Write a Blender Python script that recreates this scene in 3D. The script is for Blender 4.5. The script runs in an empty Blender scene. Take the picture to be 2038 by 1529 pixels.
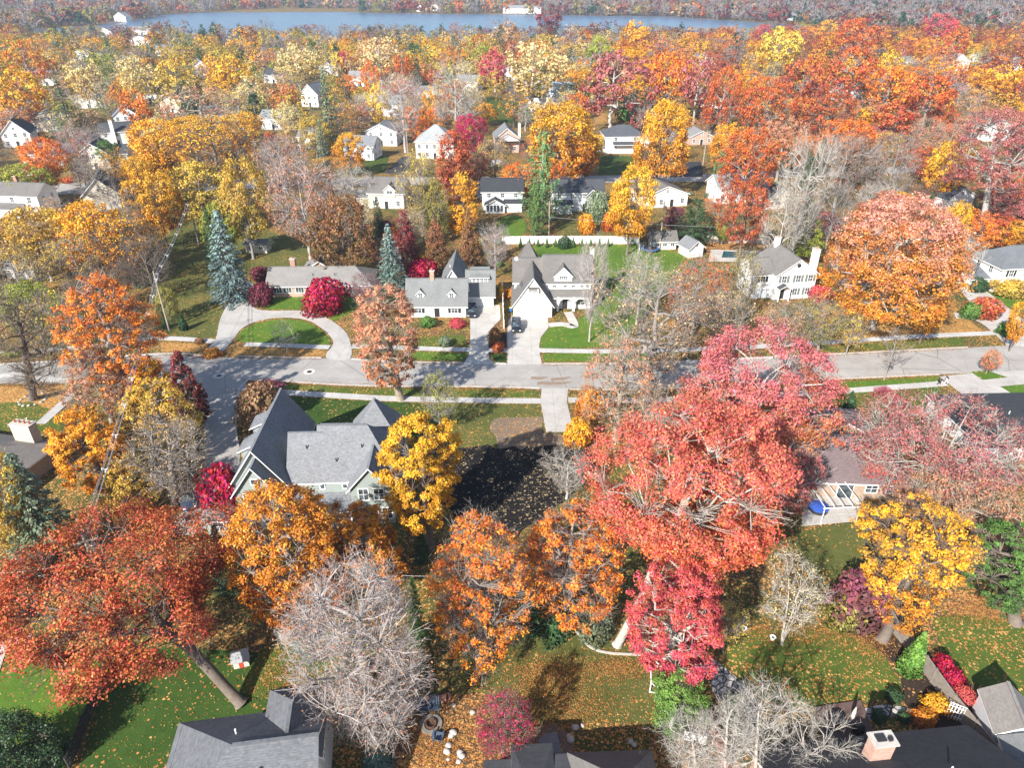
import bpy, math, random
import numpy as np
from mathutils import Vector, Matrix
R_=math.radians
sc=bpy.context.scene; COL=sc.collection
# ------------------------------------------------------------------ camera, sky, sun, exposure
FPX=1402.0; PITCH=R_(30.4); CAMH=58.0
cd=bpy.data.cameras.new('camera'); cam=bpy.data.objects.new('camera',cd); COL.objects.link(cam)
cam.location=(0,0,CAMH); cam.rotation_euler=(math.pi/2-PITCH,0,0)
cd.sensor_width=36; cd.lens=FPX/2038*36; cd.clip_end=8000; cd.clip_start=1
sc.camera=cam
SUN_EL=R_(33); SUN_AZ=R_(213)
w=bpy.data.worlds.new('World'); sc.world=w; w.use_nodes=True
sky=w.node_tree.nodes.new('ShaderNodeTexSky'); sky.sky_type='NISHITA'; sky.sun_disc=False
sky.sun_elevation=SUN_EL; sky.sun_rotation=SUN_AZ; sky.air_density=1.0; sky.dust_density=0.6
bg=w.node_tree.nodes['Background']; bg.inputs[1].default_value=0.105
w.node_tree.links.new(sky.outputs[0],bg.inputs[0])
sd=bpy.data.lights.new('sun','SUN'); sd.energy=5.0; sd.angle=R_(0.53); sd.color=(1,0.94,0.86)
so=bpy.data.objects.new('sun',sd); COL.objects.link(so); so.location=(0,0,200)
_s=Vector((math.sin(SUN_AZ)*math.cos(SUN_EL),math.cos(SUN_AZ)*math.cos(SUN_EL),math.sin(SUN_EL)))
so.rotation_euler=_s.to_track_quat('Z','Y').to_euler()
sc.view_settings.view_transform='Standard'; sc.view_settings.look='None'
sc.view_settings.exposure=1.0; sc.view_settings.gamma=1
sc.cycles.max_bounces=6; sc.cycles.diffuse_bounces=3; sc.cycles.transparent_max_bounces=4
# ------------------------------------------------------------------ calibration of the photograph (pixel of the 2038x1529 photo -> point on a level plane)
CP,SP=math.cos(PITCH),math.sin(PITCH)
def G(px,py,z=0.0):
    u=(px-1019)/FPX; v=-(py-764.5)/FPX
    t=(z-CAMH)/(-SP+v*CP)
    return Vector((u*t,(CP+v*SP)*t,z))
def PIX(p):
    dz=p[2]-CAMH; d=p[1]*CP-dz*SP; up=p[1]*SP+dz*CP
    return (1019+FPX*p[0]/d, 764.5-FPX*up/d, d)
# ------------------------------------------------------------------ object helpers
def props(o,label=None,cat=None,group=None,kind=None):
    if label: o['label']=label
    if cat: o['category']=cat
    if group: o['group']=group
    if kind: o['kind']=kind
    return o
def thing(name,label,cat,loc=(0,0,0),rz=0,group=None):
    o=bpy.data.objects.new(name,None); COL.objects.link(o); o.empty_display_size=.3
    o.location=loc; o.rotation_euler=(0,0,rz)
    return props(o,label,cat,group)
def link(name,me,parent=None,loc=None,rz=0):
    o=bpy.data.objects.new(name,me); COL.objects.link(o)
    if parent: o.parent=parent
    if loc is not None: o.location=loc
    if rz: o.rotation_euler=(0,0,rz)
    return o
class MB:
    def __init__(s): s.v=[]; s.f=[]; s.m=[]
    def quad(s,*p,m=0):
        i=len(s.v); s.v+= [tuple(q) for q in p]; s.f.append(tuple(range(i,i+len(p)))); s.m.append(m)
    def box(s,x0,x1,y0,y1,z0,z1,m=0):
        i=len(s.v)
        s.v+=[(x0,y0,z0),(x1,y0,z0),(x1,y1,z0),(x0,y1,z0),(x0,y0,z1),(x1,y0,z1),(x1,y1,z1),(x0,y1,z1)]
        for f in ((3,2,1,0),(4,5,6,7),(0,1,5,4),(1,2,6,5),(2,3,7,6),(3,0,4,7)):
            s.f.append(tuple(i+k for k in f)); s.m.append(m)
    def bar(s,a,b,w,h=None,m=0):
        """rectangular bar from a to b"""
        a=Vector(a); b=Vector(b); h=h or w; d=(b-a).normalized()
        up=Vector((0,0,1)) if abs(d.z)<.95 else Vector((0,1,0))
        x=d.cross(up).normalized()*w/2; y=x.normalized().cross(d)*h/2
        i=len(s.v)
        for c in (a,b):
            for q in (-x-y,x-y,x+y,-x+y): s.v.append(tuple(c+q))
        for f in ((0,1,2,3),(7,6,5,4),(0,4,5,1),(1,5,6,2),(2,6,7,3),(3,7,4,0)):
            s.f.append(tuple(i+k for k in f)); s.m.append(m)
    def tube(s,pts,rad,n=6,m=0,cap=True):
        pts=[Vector(p) for p in pts]; i0=len(s.v)
        for k,p in enumerate(pts):
            d=(pts[min(k+1,len(pts)-1)]-pts[max(k-1,0)]).normalized()
            up=Vector((0,0,1)) if abs(d.z)<.9 else Vector((0,1,0))
            x=d.cross(up).normalized(); y=d.cross(x)
            r=rad[k] if hasattr(rad,'__len__') else rad
            for j in range(n):
                a=2*math.pi*j/n; s.v.append(tuple(p+x*r*math.cos(a)+y*r*math.sin(a)))
        for k in range(len(pts)-1):
            for j in range(n):
                a=i0+k*n+j; b=i0+k*n+(j+1)%n
                s.f.append((a,b,b+n,a+n)); s.m.append(m)
        if cap:
            s.f.append(tuple(i0+j for j in range(n))); s.m.append(m)
            e=i0+(len(pts)-1)*n; s.f.append(tuple(e+n-1-j for j in range(n))); s.m.append(m)
    def lathe(s,prof,n=12,c=(0,0,0),m=0):
        i0=len(s.v)
        for r,z in prof:
            for j in range(n):
                a=2*math.pi*j/n; s.v.append((c[0]+r*math.cos(a),c[1]+r*math.sin(a),c[2]+z))
        for k in range(len(prof)-1):
            for j in range(n):
                a=i0+k*n+j; b=i0+k*n+(j+1)%n
                s.f.append((a,b,b+n,a+n)); s.m.append(m)
        s.f.append(tuple(i0+n-1-j for j in range(n))); s.m.append(m)
        e=i0+(len(prof)-1)*n; s.f.append(tuple(e+j for j in range(n))); s.m.append(m)
    def slab(s,faces,t,m=0,mr=None):
        """thicken a sheet (faces as lists of points) downward by t; rim gets material mr"""
        mr=m if mr is None else mr
        key=lambda p:(round(p[0],3),round(p[1],3),round(p[2],3))
        cnt={}
        for f in faces:
            s.quad(*f,m=m); s.quad(*[(p[0],p[1],p[2]-t) for p in reversed(f)],m=mr)
            for a,b in zip(f,f[1:]+f[:1]): cnt.setdefault(frozenset((key(a),key(b))),[]).append((a,b))
        for e in cnt.values():
            if len(e)==1:
                a,b=e[0]; s.quad(b,a,(a[0],a[1],a[2]-t),(b[0],b[1],b[2]-t),m=mr)
    def mesh(s,name,mats,smooth=False):
        me=bpy.data.meshes.new(name); me.from_pydata(s.v,[],s.f)
        for m in (mats if isinstance(mats,(list,tuple)) else [mats]): me.materials.append(m)
        me.polygons.foreach_set('material_index',s.m)
        if smooth: me.polygons.foreach_set('use_smooth',[True]*len(s.f))
        me.update(); return me
    def build(s,name,mats,parent=None,loc=None,rz=0,smooth=False):
        return link(name,s.mesh(name,mats,smooth),parent,loc,rz)
# ------------------------------------------------------------------ materials
class NT:
    def __init__(s,name):
        s.mat=bpy.data.materials.new(name); s.mat.use_nodes=True; s.t=s.mat.node_tree; s.n=s.t.nodes
        s.p=s.n['Principled BSDF']; s.out=s.n['Material Output']
        s.tc=s.n.new('ShaderNodeTexCoord')
    def lk(s,a,b): s.t.links.new(a,b)
    def val(s,sock,v):
        if hasattr(v,'links') or hasattr(v,'is_linked'): s.lk(v,sock)
        else: sock.default_value=v
    def noise(s,scale,detail=4,rough=.6,co='Object',vec=None,dist=0):
        n=s.n.new('ShaderNodeTexNoise'); n.inputs['Scale'].default_value=scale; n.inputs['Detail'].default_value=detail
        n.inputs['Roughness'].default_value=rough; n.inputs['Distortion'].default_value=dist
        s.lk(vec or s.tc.outputs[co],n.inputs['Vector']); return n.outputs['Fac']
    def voro(s,scale,co='Object',feature='F1'):
        n=s.n.new('ShaderNodeTexVoronoi'); n.inputs['Scale'].default_value=scale; n.feature=feature
        s.lk(s.tc.outputs[co],n.inputs['Vector']); return n
    def math(s,op,a,b=0.0,clamp=False):
        n=s.n.new('ShaderNodeMath'); n.operation=op; n.use_clamp=clamp
        s.val(n.inputs[0],a); s.val(n.inputs[1],b); return n.outputs[0]
    def ramp(s,x,lo,hi,a=0.0,b=1.0):
        n=s.n.new('ShaderNodeMapRange'); n.clamp=True
        s.val(n.inputs[0],x); n.inputs[1].default_value=lo; n.inputs[2].default_value=hi
        n.inputs[3].default_value=a; n.inputs[4].default_value=b; return n.outputs[0]
    def mix(s,f,a,b,mode='MIX'):
        n=s.n.new('ShaderNodeMix'); n.data_type='RGBA'; n.blend_type=mode; n.clamp_factor=True
        s.val(n.inputs[0],f)
        for i,c in ((6,a),(7,b)):
            s.val(n.inputs[i],(c[0],c[1],c[2],1) if isinstance(c,tuple) else c)
        return n.outputs[2]
    def cramp(s,x,stops):
        n=s.n.new('ShaderNodeValToRGB'); e=n.color_ramp.elements
        while len(e)<len(stops): e.new(.5)
        for k,(p,c) in zip(e,stops): k.position=p; k.color=(*c,1)
        s.lk(x,n.inputs[0]); return n.outputs[0]
    def bump(s,h,st=.3,d=.05):
        n=s.n.new('ShaderNodeBump'); n.inputs['Strength'].default_value=st; n.inputs['Distance'].default_value=d
        s.lk(h,n.inputs['Height']); s.lk(n.outputs[0],s.p.inputs['Normal'])
    def sep(s,co='Object'):
        n=s.n.new('ShaderNodeSeparateXYZ'); s.lk(s.tc.outputs[co],n.inputs[0]); return n.outputs
    def attr(s,name,kind,out):
        n=s.n.new('ShaderNodeAttribute'); n.attribute_type=kind; n.attribute_name=name; return n.outputs[out]
    def fin(s,col,rough=.8,spec=.3,metal=0):
        s.val(s.p.inputs['Base Color'],(col[0],col[1],col[2],1) if isinstance(col,tuple) else col)
        s.val(s.p.inputs['Roughness'],rough); s.p.inputs['Specular IOR Level'].default_value=spec
        s.p.inputs['Metallic'].default_value=metal; return s.mat
_MC={}
def plain(name,col,rough=.6,spec=.3,var=.12,scale=1.5,metal=0):
    k=(name,col)
    if k in _MC: return _MC[k]
    t=NT(name); n=t.noise(scale,5); n2=t.noise(scale*9,3)
    f=t.math('ADD',t.math('MULTIPLY',n,.6),t.math('MULTIPLY',n2,.4))
    c=t.mix(t.ramp(f,.3,.7),tuple(x*(1-var) for x in col),tuple(min(1,x*(1+var)) for x in col))
    _MC[k]=t.fin(c,rough,spec,metal); return _MC[k]
def shingle(name,col,rough=.85,course=.16,con=.5):
    k=('sh',name,col)
    if k in _MC: return _MC[k]
    t=NT(name); x,y,z=t.sep()
    row=t.math('FLOOR',t.math('DIVIDE',z,course*.62))
    cb=t.n.new('ShaderNodeCombineXYZ'); 
    t.lk(t.math('FLOOR',t.math('ADD',t.math('MULTIPLY',x,4.0),t.math('MULTIPLY',row,.5))),cb.inputs[0])
    t.lk(t.math('FLOOR',t.math('ADD',t.math('MULTIPLY',y,4.0),t.math('MULTIPLY',row,.5))),cb.inputs[1]); t.lk(row,cb.inputs[2])
    wn=t.n.new('ShaderNodeTexWhiteNoise'); t.lk(cb.outputs[0],wn.inputs['Vector'])
    fr=t.math('FRACT',t.math('DIVIDE',z,course*.62))
    big=t.noise(.35,5,.65); streak=t.noise(6,2)
    f=t.math('ADD',t.math('MULTIPLY',wn.outputs['Value'],.34*con),t.math('ADD',t.math('MULTIPLY',big,.5),t.math('MULTIPLY',streak,.25)))
    c=t.mix(t.ramp(f,.25,1.05),tuple(v*.62 for v in col),tuple(v*1.4 for v in col))
    c=t.mix(t.ramp(fr,.0,.16,.45,0),c,tuple(v*.4 for v in col))
    t.bump(fr,.5,.02); _MC[k]=t.fin(c,rough,.25); return _MC[k]
def siding(name,col,pitch=.2,vert=False):
    k=('sd',name,col,vert)
    if k in _MC: return _MC[k]
    t=NT(name); x,y,z=t.sep()
    fr=t.math('FRACT',t.math('DIVIDE',t.math('ADD',x,y) if vert else z,pitch))
    n=t.noise(1.2,5)
    c=t.mix(t.ramp(n,.3,.75),tuple(v*.9 for v in col),col)
    c=t.mix(t.ramp(fr,0,.14,.45,0),c,tuple(v*.5 for v in col))
    t.bump(fr,.4,.02); _MC[k]=t.fin(c,.6,.3); return _MC[k]
def brick(name,col,mortar=(.45,.42,.38),sc_=1.0):
    k=('br',name,col)
    if k in _MC: return _MC[k]
    t=NT(name); x,y,z=t.sep(); cb=t.n.new('ShaderNodeCombineXYZ')
    t.lk(t.math('ADD',x,y),cb.inputs[0]); t.lk(z,cb.inputs[1])
    b=t.n.new('ShaderNodeTexBrick'); t.lk(cb.outputs[0],b.inputs['Vector']); b.inputs['Scale'].default_value=sc_
    b.inputs['Brick Width'].default_value=.24; b.inputs['Row Height'].default_value=.085; b.inputs['Mortar Size'].default_value=.012
    b.inputs['Color1'].default_value=(*[v*.75 for v in col],1); b.inputs['Color2'].default_value=(*[min(1,v*1.25) for v in col],1); b.inputs['Mortar'].default_value=(*mortar,1)
    n=t.noise(2,5); c=t.mix(t.ramp(n,.35,.7,0,.35),b.outputs['Color'],tuple(v*.6 for v in col))
    _MC[k]=t.fin(c,.85,.2); return _MC[k]
def concrete(name,col,joint=None,crack=True,stain=(.2,.17,.13),road=False):
    t=NT(name); n=t.noise(.25,6,.65); n2=t.noise(4,5,.7)
    c=t.mix(t.ramp(n,.3,.7),tuple(v*.8 for v in col),tuple(v*1.08 for v in col))
    c=t.mix(t.ramp(n2,.4,.75,0,.3),c,tuple(v*.72 for v in col))
    if joint:
        x,y,z=t.sep(); g=None
        for s in (x,y):
            fr=t.math('FRACT',t.math('DIVIDE',s,joint)); j=t.math('LESS_THAN',fr,.05/joint*1.3)
            g=j if g is None else t.math('MAXIMUM',g,j)
        c=t.mix(t.math('MULTIPLY',g,.55),c,tuple(v*.45 for v in col))
    if crack:
        v=t.voro(.16,feature='DISTANCE_TO_EDGE'); 
        nn=t.noise(.9,4)
        ck=t.ramp(t.math('ADD',v.outputs['Distance'],t.math('MULTIPLY',nn,.02)),.008,.022,.5,0)
        c=t.mix(ck,c,tuple(v_*.45 for v_ in col))
    if road:
        v=t.voro(.055); cs=t.n.new('ShaderNodeSeparateColor'); t.lk(v.outputs['Color'],cs.inputs[0])
        c=t.mix(t.math('MULTIPLY',t.math('GREATER_THAN',cs.outputs[0],.72),.16),c,tuple(v_*.62 for v_ in col))
        v3=t.voro(.09,feature='DISTANCE_TO_EDGE'); c=t.mix(t.ramp(v3.outputs['Distance'],.003,.006,.6,0),c,(.07,.068,.066))
        x,y,z=t.sep(); wv=t.noise(.5,4); yy=t.math('ADD',y,t.math('MULTIPLY',wv,.8))
        c=t.mix(t.ramp(t.math('SINE',t.math('MULTIPLY',yy,1.7)),.2,1,0,.16),c,tuple(v_*.6 for v_ in col))
    c=t.mix(t.ramp(t.noise(.12,5,.7,dist=1.5),.56,.74,0,.45),c,stain)
    t.bump(n2,.15,.01); return t.fin(c,.9,.2)
LEAFC=[(0,(.30,.11,.03)),(.35,(.48,.22,.06)),(.6,(.60,.34,.12)),(.8,(.36,.12,.04)),(1,(.66,.45,.16))]
def turf(name,g1,g2,dens,leaf=LEAFC,soil=None,lo=.42,hi=.68,size=4.2,clump=.11):
    t=NT(name); n=t.noise(.9,6,.7); n2=t.noise(7,4,.7); n3=t.noise(.16,4)
    f=t.math('ADD',t.math('MULTIPLY',n,.45),t.math('ADD',t.math('MULTIPLY',n2,.35),t.math('MULTIPLY',n3,.35)))
    c=t.mix(t.ramp(f,.38,.78),g1,g2)
    if soil: c=t.mix(t.ramp(t.noise(.13,6,.7),.47,.62),c,soil)
    m=t.ramp(t.noise(clump,5,.65),lo,hi)
    for s,dn in ((size,1.0),(size*2.1,.7)):
        v=t.voro(s); cs=t.n.new('ShaderNodeSeparateColor'); t.lk(v.outputs['Color'],cs.inputs[0])
        on=t.math('LESS_THAN',cs.outputs[0],t.math('MULTIPLY',t.math('ADD',t.math('MULTIPLY',m,dens),dens*.12),dn))
        on=t.math('MULTIPLY',on,t.math('LESS_THAN',v.outputs['Distance'],.55))
        c=t.mix(on,c,t.cramp(cs.outputs[1],leaf))
    t.bump(n2,.6,.08); return t.fin(c,.95,.1)
def leafmat(name,trans=.24,rough=.5):
    t=NT(name)
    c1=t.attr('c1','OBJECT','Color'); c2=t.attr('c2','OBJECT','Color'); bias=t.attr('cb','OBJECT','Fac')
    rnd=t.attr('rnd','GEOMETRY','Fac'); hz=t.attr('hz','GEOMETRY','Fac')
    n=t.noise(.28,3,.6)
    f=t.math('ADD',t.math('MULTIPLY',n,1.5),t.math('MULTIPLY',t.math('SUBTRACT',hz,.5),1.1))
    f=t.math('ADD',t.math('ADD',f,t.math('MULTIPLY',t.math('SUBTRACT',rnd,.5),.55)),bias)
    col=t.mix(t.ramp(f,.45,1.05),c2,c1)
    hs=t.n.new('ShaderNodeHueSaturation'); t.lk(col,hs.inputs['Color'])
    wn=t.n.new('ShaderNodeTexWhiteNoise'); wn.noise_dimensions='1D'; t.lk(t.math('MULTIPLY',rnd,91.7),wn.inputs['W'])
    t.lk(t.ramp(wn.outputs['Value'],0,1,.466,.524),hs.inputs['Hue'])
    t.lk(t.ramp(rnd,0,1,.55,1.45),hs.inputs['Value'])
    col=hs.outputs[0]
    t.fin(col,rough,.35)
    tr=t.n.new('ShaderNodeBsdfTranslucent'); t.lk(col,tr.inputs[0])
    mx=t.n.new('ShaderNodeMixShader'); mx.inputs[0].default_value=trans
    t.lk(t.p.outputs[0],mx.inputs[1]); t.lk(tr.outputs[0],mx.inputs[2]); t.lk(mx.outputs[0],t.out.inputs[0])
    return t.mat
def barkmat(name):
    t=NT(name); c1=t.attr('bk','OBJECT','Color')
    n=t.noise(1.6,6,.7); n2=t.noise(9,3)
    c=t.mix(t.ramp(t.math('ADD',t.math('MULTIPLY',n,.6),t.math('MULTIPLY',n2,.4)),.35,.7,0,.75),c1,(.07,.055,.045))
    t.bump(n2,.6,.05); return t.fin(c,.9,.15)
M=dict(
 leaf=leafmat('leaf'), needle=leafmat('needle',.12,.6), bark=barkmat('bark'),
 ground=turf('leafy_ground',(.04,.055,.016),(.12,.125,.04),.55,soil=(.085,.06,.035),lo=.35,hi=.68),
 lawn=turf('lawn',(.045,.10,.012),(.12,.21,.03),.10),
 lawn_leafy=turf('leafy_lawn',(.04,.075,.013),(.11,.15,.03),.30),
 lawn_dark=turf('dark_lawn',(.022,.052,.010),(.06,.11,.022),.12),
 lawn_olive=turf('olive_lawn',(.05,.065,.016),(.14,.145,.045),.16),
 drift=turf('leaf_drift',(.12,.10,.03),(.20,.16,.06),.85,lo=.2,hi=.55),
 litter=turf('leaf_litter',(.07,.05,.03),(.13,.09,.05),.7,lo=.25,hi=.6),
 soil=turf('soil_and_pin_shadow',(.006,.006,.007),(.026,.023,.022),.17,leaf=[(0,(.16,.12,.06)),(.5,(.36,.29,.17)),(1,(.28,.19,.09))],lo=.4,hi=.7,size=3.8),  # dark soil, its black also holding the map pin's painted shadow
 dirt=turf('bare_dirt',(.12,.09,.065),(.24,.19,.14),.3),
 mulch=turf('mulch',(.02,.015,.012),(.06,.045,.035),.15),
 asphalt=concrete('asphalt',(.38,.36,.335),stain=(.26,.21,.16),road=True),
 blacktop=concrete('blacktop',(.045,.047,.052),stain=(.06,.055,.05)),
 concrete=concrete('concrete',(.46,.44,.41),joint=3.2),
 pale_concrete=concrete('pale_concrete',(.50,.475,.435),joint=3.4),
 walk=concrete('sidewalk_concrete',(.50,.485,.46),joint=1.5,crack=False),
 white=plain('white_paint',(.80,.80,.78),.5,.35,.05), trim=plain('white_trim',(.82,.82,.81),.5,.35,.04),
 glass=None, dark=plain('dark_metal',(.03,.03,.034),.5,.4), wood=plain('grey_wood',(.24,.21,.18),.85,.2,.3,3),
 black=plain('black_rubber',(.015,.015,.016),.8,.2), steel=plain('steel',(.55,.56,.57),.35,.5,.08,1.5,.8),
 stone=plain('field_stone',(.46,.43,.39),.9,.2,.25,3), wire=plain('cable',(.42,.42,.43),.5,.4),
 pole=plain('pole_wood',(.34,.29,.23),.85,.2,.25,2),
)
t=NT('window_glass'); t.p.inputs['Metallic'].default_value=.0
M['glass']=t.fin(t.mix(t.ramp(t.noise(1.3,3),.4,.65),(.02,.028,.036),(.10,.13,.15)),.08,.6)
t=NT('lake_water'); nz=t.noise(.05,6,.7); t.bump(t.noise(.35,5,.7),.25,.3)
M['water']=t.fin(t.mix(t.ramp(nz,.35,.65),(.06,.11,.18),(.09,.15,.23)),.3,.5)
t=NT('pool_water'); M['pool']=t.fin(t.mix(t.ramp(t.noise(1,4),.4,.6),(.01,.06,.07),(.02,.11,.12)),.08,.5)
t=NT('flagstone'); v=t.voro(1.25,feature='DISTANCE_TO_EDGE'); v2=t.voro(1.25)
cs=t.n.new('ShaderNodeSeparateColor'); t.lk(v2.outputs['Color'],cs.inputs[0])
c=t.mix(cs.outputs[0],(.34,.33,.32),(.55,.53,.49)); M['flag']=t.fin(t.mix(t.ramp(v.outputs['Distance'],.04,.09,1,0),c,(.04,.04,.03)),.85)
# ------------------------------------------------------------------ ground, roads, walks, lawns (traced on the ground plane)
def smooth_pts(pts,n=6,closed=True):
    out=[]; N=len(pts)
    for i in range(N if closed else N-1):
        p0,p1,p2,p3=[Vector(pts[(i+k)%N] if closed else pts[max(0,min(N-1,i+k))]) for k in (-1,0,1,2)]
        for j in range(n):
            t=j/n
            out.append(tuple(.5*((2*p1)+(p2-p0)*t+(2*p0-5*p1+4*p2-p3)*t*t+(3*p1-p0-3*p2+p3)*t**3)))
    if not closed: out.append(tuple(pts[-1]))
    return out
SHC=[0]
KEEP=[]   # ground polygons in world xy that trees of the fill stay off
def sheet(name,px,z,mat,smooth=0,keep=True,jag=0):
    pts=[G(a,b)[:2] for a,b in px]
    if smooth: pts=[tuple(p) for p in smooth_pts(pts,smooth)]
    if jag:
        jr=random.Random(8); pts=[tuple(p) for p in smooth_pts([(p[0]+jr.uniform(-jag,jag),p[1]+jr.uniform(-jag,jag)) for p in pts],3)]
    if keep: KEEP.append(np.array([p[:2] for p in pts]))
    SHC[0]+=1; z=z+SHC[0]*.0004 if z<.0195 else z+.03+SHC[0]*.0001
    me=bpy.data.meshes.new(name)
    a=sum(p[0]*q[1]-q[0]*p[1] for p,q in zip(pts,pts[1:]+pts[:1]))
    if a<0: pts=pts[::-1]
    n=len(pts); v=[(p[0],p[1],z) for p in pts]+[(p[0],p[1],-.05) for p in pts]
    f=[tuple(range(n))]+[(i,i+n,(i+1)%n+n,(i+1)%n) for i in range(n)]
    me.from_pydata(v,[],f); me.materials.append(mat); me.update()
    o=link(name,me); o['kind']='structure'; return o
def strip(name,px,wid,z,mat,h=.05,keep=True):
    z+=.03
    """a band of constant real width along a line (walks, kerbs)"""
    c=[Vector(G(a,b)[:2]) for a,b in px]; c=[Vector(p) for p in smooth_pts([tuple(p) for p in c],5,False)]
    L=[];Rr=[]
    for i,p in enumerate(c):
        d=(c[min(i+1,len(c)-1)]-c[max(i-1,0)]).normalized(); nn=Vector((-d.y,d.x))*wid/2
        L.append(p+nn); Rr.append(p-nn)
    if keep: KEEP.append(np.array([tuple(p) for p in L+Rr[::-1]]))
    b=MB()
    for i in range(len(c)-1):
        b.quad((*Rr[i],z),(*Rr[i+1],z),(*L[i+1],z),(*L[i],z))
        for S in (L,Rr):
            q=[(*S[i],z),(*S[i+1],z),(*S[i+1],z-h),(*S[i],z-h)]
            b.quad(*(q if S is Rr else q[::-1]))
    o=b.build(name,mat); o['kind']='structure'; return o
g=MB(); 
N=40
xs=np.linspace(-2600,2600,N+1); ys=np.concatenate([np.linspace(-120,900,24),np.linspace(960,4200,12)])
def hgt(x,y):
    if y<1500: return 0.0
    return min(1,(y-1500)/1600)*26*(1+.3*math.sin(x*.004+1)+.2*math.sin(x*.011))
for i in range(N):
    for j in range(len(ys)-1):
        g.quad(*[(x,y,hgt(x,y)) for x,y in ((xs[i],ys[j]),(xs[i+1],ys[j]),(xs[i+1],ys[j+1]),(xs[i],ys[j+1]))])
o=g.build('ground',M['ground']); o['kind']='structure'
o=sheet('lake',[(60,64),(150,70),(300,80),(400,81),(1000,80),(1500,80),(1640,72),(1700,56),(1560,47),(1340,33),(1000,28),(720,25),(690,17),(540,16.5),(440,22),(330,28),(240,45),(120,55),(60,58)],.10,M['water'],keep=True)
sheet('far_shore',[(-900,50),(230,46),(330,26),(540,17),(1340,33),(1700,43),(2900,52),(2900,-20),(-900,-20)],.03,plain('far_earth',(.13,.10,.08),.95,.1,.4,.02),keep=False)
o=sheet('sand_spit',[(545,19.5),(720,19),(722,16),(545,15.5)],.2,plain('sand',(.62,.50,.38),.9),keep=False)
# streets
sheet('front_street',[(-500,742),(0,726),(318,705),(440,712),(560,714),(680,713),(800,721),(927,722),(1078,724),(1300,722),(1628,707),(2014,688),(2500,662),(2500,716),(2160,733),(2038,738),(1874,745),(1656,755),(1300,774),(1100,776),(1051,772),(900,769),(800,769),(680,766),(560,759),(478,757),(430,762),(330,764),(130,764),(0,764),(-500,775)],.02,M['asphalt'])
sheet('side_street',[(405,759),(490,759),(474,800),(470,850),(478,900),(470,960),(440,1020),(400,1060),(330,1060),(380,1000),(408,930),(404,870),(410,810)],.026,M['asphalt'],smooth=3)
sheet('back_street',[(-300,392),(200,385),(640,371),(800,369),(1000,366),(1400,361),(1560,352),(2300,330),(2300,318),(1560,338),(1400,347),(1000,352),(800,353),(640,354),(200,364),(-300,372)],.02,M['asphalt'])
# drives
D1=[(429,676),(440,631),(469,580),(480,562),(503,566),(500,597),(508,614),(536,619),(598,619),(639,628),(673,648),(694,672),(697,714),(649,712),(663,686),(659,672),(639,652),(608,636),(556,632),(508,641),(481,655),(464,676),(436,706),(404,704)]
sheet('circular_driveway',D1,.04,M['concrete'],smooth=4)
sheet('driveway',[(926,608),(982,607),(995,608),(996,636),(984,648),(975,658),(973,680),(971,699),(974,714),(986,725),(922,725),(933,709),(936,680),(936,636),(920,622)],.04,M['pale_concrete'],smooth=0)
sheet('driveway',[(1018,630),(1090,629),(1092,652),(1076,672),(1073,690),(1074,704),(1079,726),(1010,726),(1010,690),(1010,658),(1012,640)],.04,M['pale_concrete'])
sheet('driveway',[(1078,773),(1131,773),(1128,800),(1142,860),(1087,860),(1076,801)],.036,M['concrete'])
sheet('driveway',[(1893,560),(1925,552),(1990,600),(2040,640),(2100,690),(2030,690),(1985,660)],.036,M['pale_concrete'])
sheet('driveway',[(1870,750),(1950,742),(2100,736),(2100,815),(1985,815),(1950,812)],.036,M['concrete'])
sheet('driveway',[(765,345),(800,312),(822,312),(807,346)],.04,M['blacktop'])
sheet('driveway',[(950,392),(942,352),(955,330),(985,318),(1000,322),(970,336),(958,355),(966,392)],.036,M['pale_concrete'],smooth=3)
sheet('driveway',[(1330,352),(1372,322),(1395,322),(1400,352)],.036,M['blacktop'])
sheet('driveway',[(1650,520),(1695,512),(1720,560),(1690,590)],.036,M['asphalt'])
# walks
strip('sidewalk',[(-300,715),(0,704),(200,688),(316,674),(426,680)],1.5,.07,M['walk'])
strip('sidewalk',[(488,686),(560,688),(656,692)],1.5,.07,M['walk'])
strip('sidewalk',[(700,690),(823,694),(934,697)],1.5,.07,M['walk'])
strip('sidewalk',[(971,698),(1010,698)],1.5,.07,M['walk'])
strip('sidewalk',[(1073,698),(1221,700),(1400,695),(1570,687),(1817,671),(2006,662),(2300,645)],1.5,.07,M['walk'])
strip('sidewalk',[(480,776),(580,783),(700,790),(771,794),(905,797),(1076,799)],1.5,.07,M['walk'])
strip('sidewalk',[(1131,797),(1300,797),(1480,790),(1636,782),(1882,764)],1.5,.07,M['walk'])
strip('garden_path',[(2020,690),(1960,640),(1900,628)],2.6,.08,M['pale_concrete'])
strip('garden_path',[(1092,648),(1120,646),(1142,650),(1136,632),(1130,622)],1.7,.08,M['pale_concrete'])
strip('garden_path',[(80,845),(130,800),(148,780)],1.6,.07,M['walk'])
strip('garden_path',[(-60,778),(10,748),(60,752),(140,760)],1.4,.075,M['walk'])
strip('garden_path',[(-20,1350),(6,1290),(60,1275)],1.4,.07,M['walk'])
# kerbs
kb=plain('kerb_concrete',(.47,.45,.42),.9,.2)
for line in ([(-500,742),(0,726),(318,705),(402,709)],[(470,710),(560,712),(640,713)],[(700,715),(800,721),(920,723)],[(986,724),(1008,725)],[(1082,725),(1300,722),(1628,707),(1925,692)],[(2030,688),(2500,662)],
             [(494,757),(560,760),(680,767),(800,770),(900,770),(1051,773),(1074,774)],[(1134,776),(1300,775),(1656,756),(1868,746)],
             [(494,757),(478,775),(472,800),(469,850),(474,890)]):
    strip('kerb',line,.32,.13,kb,.14,keep=False)
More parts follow.
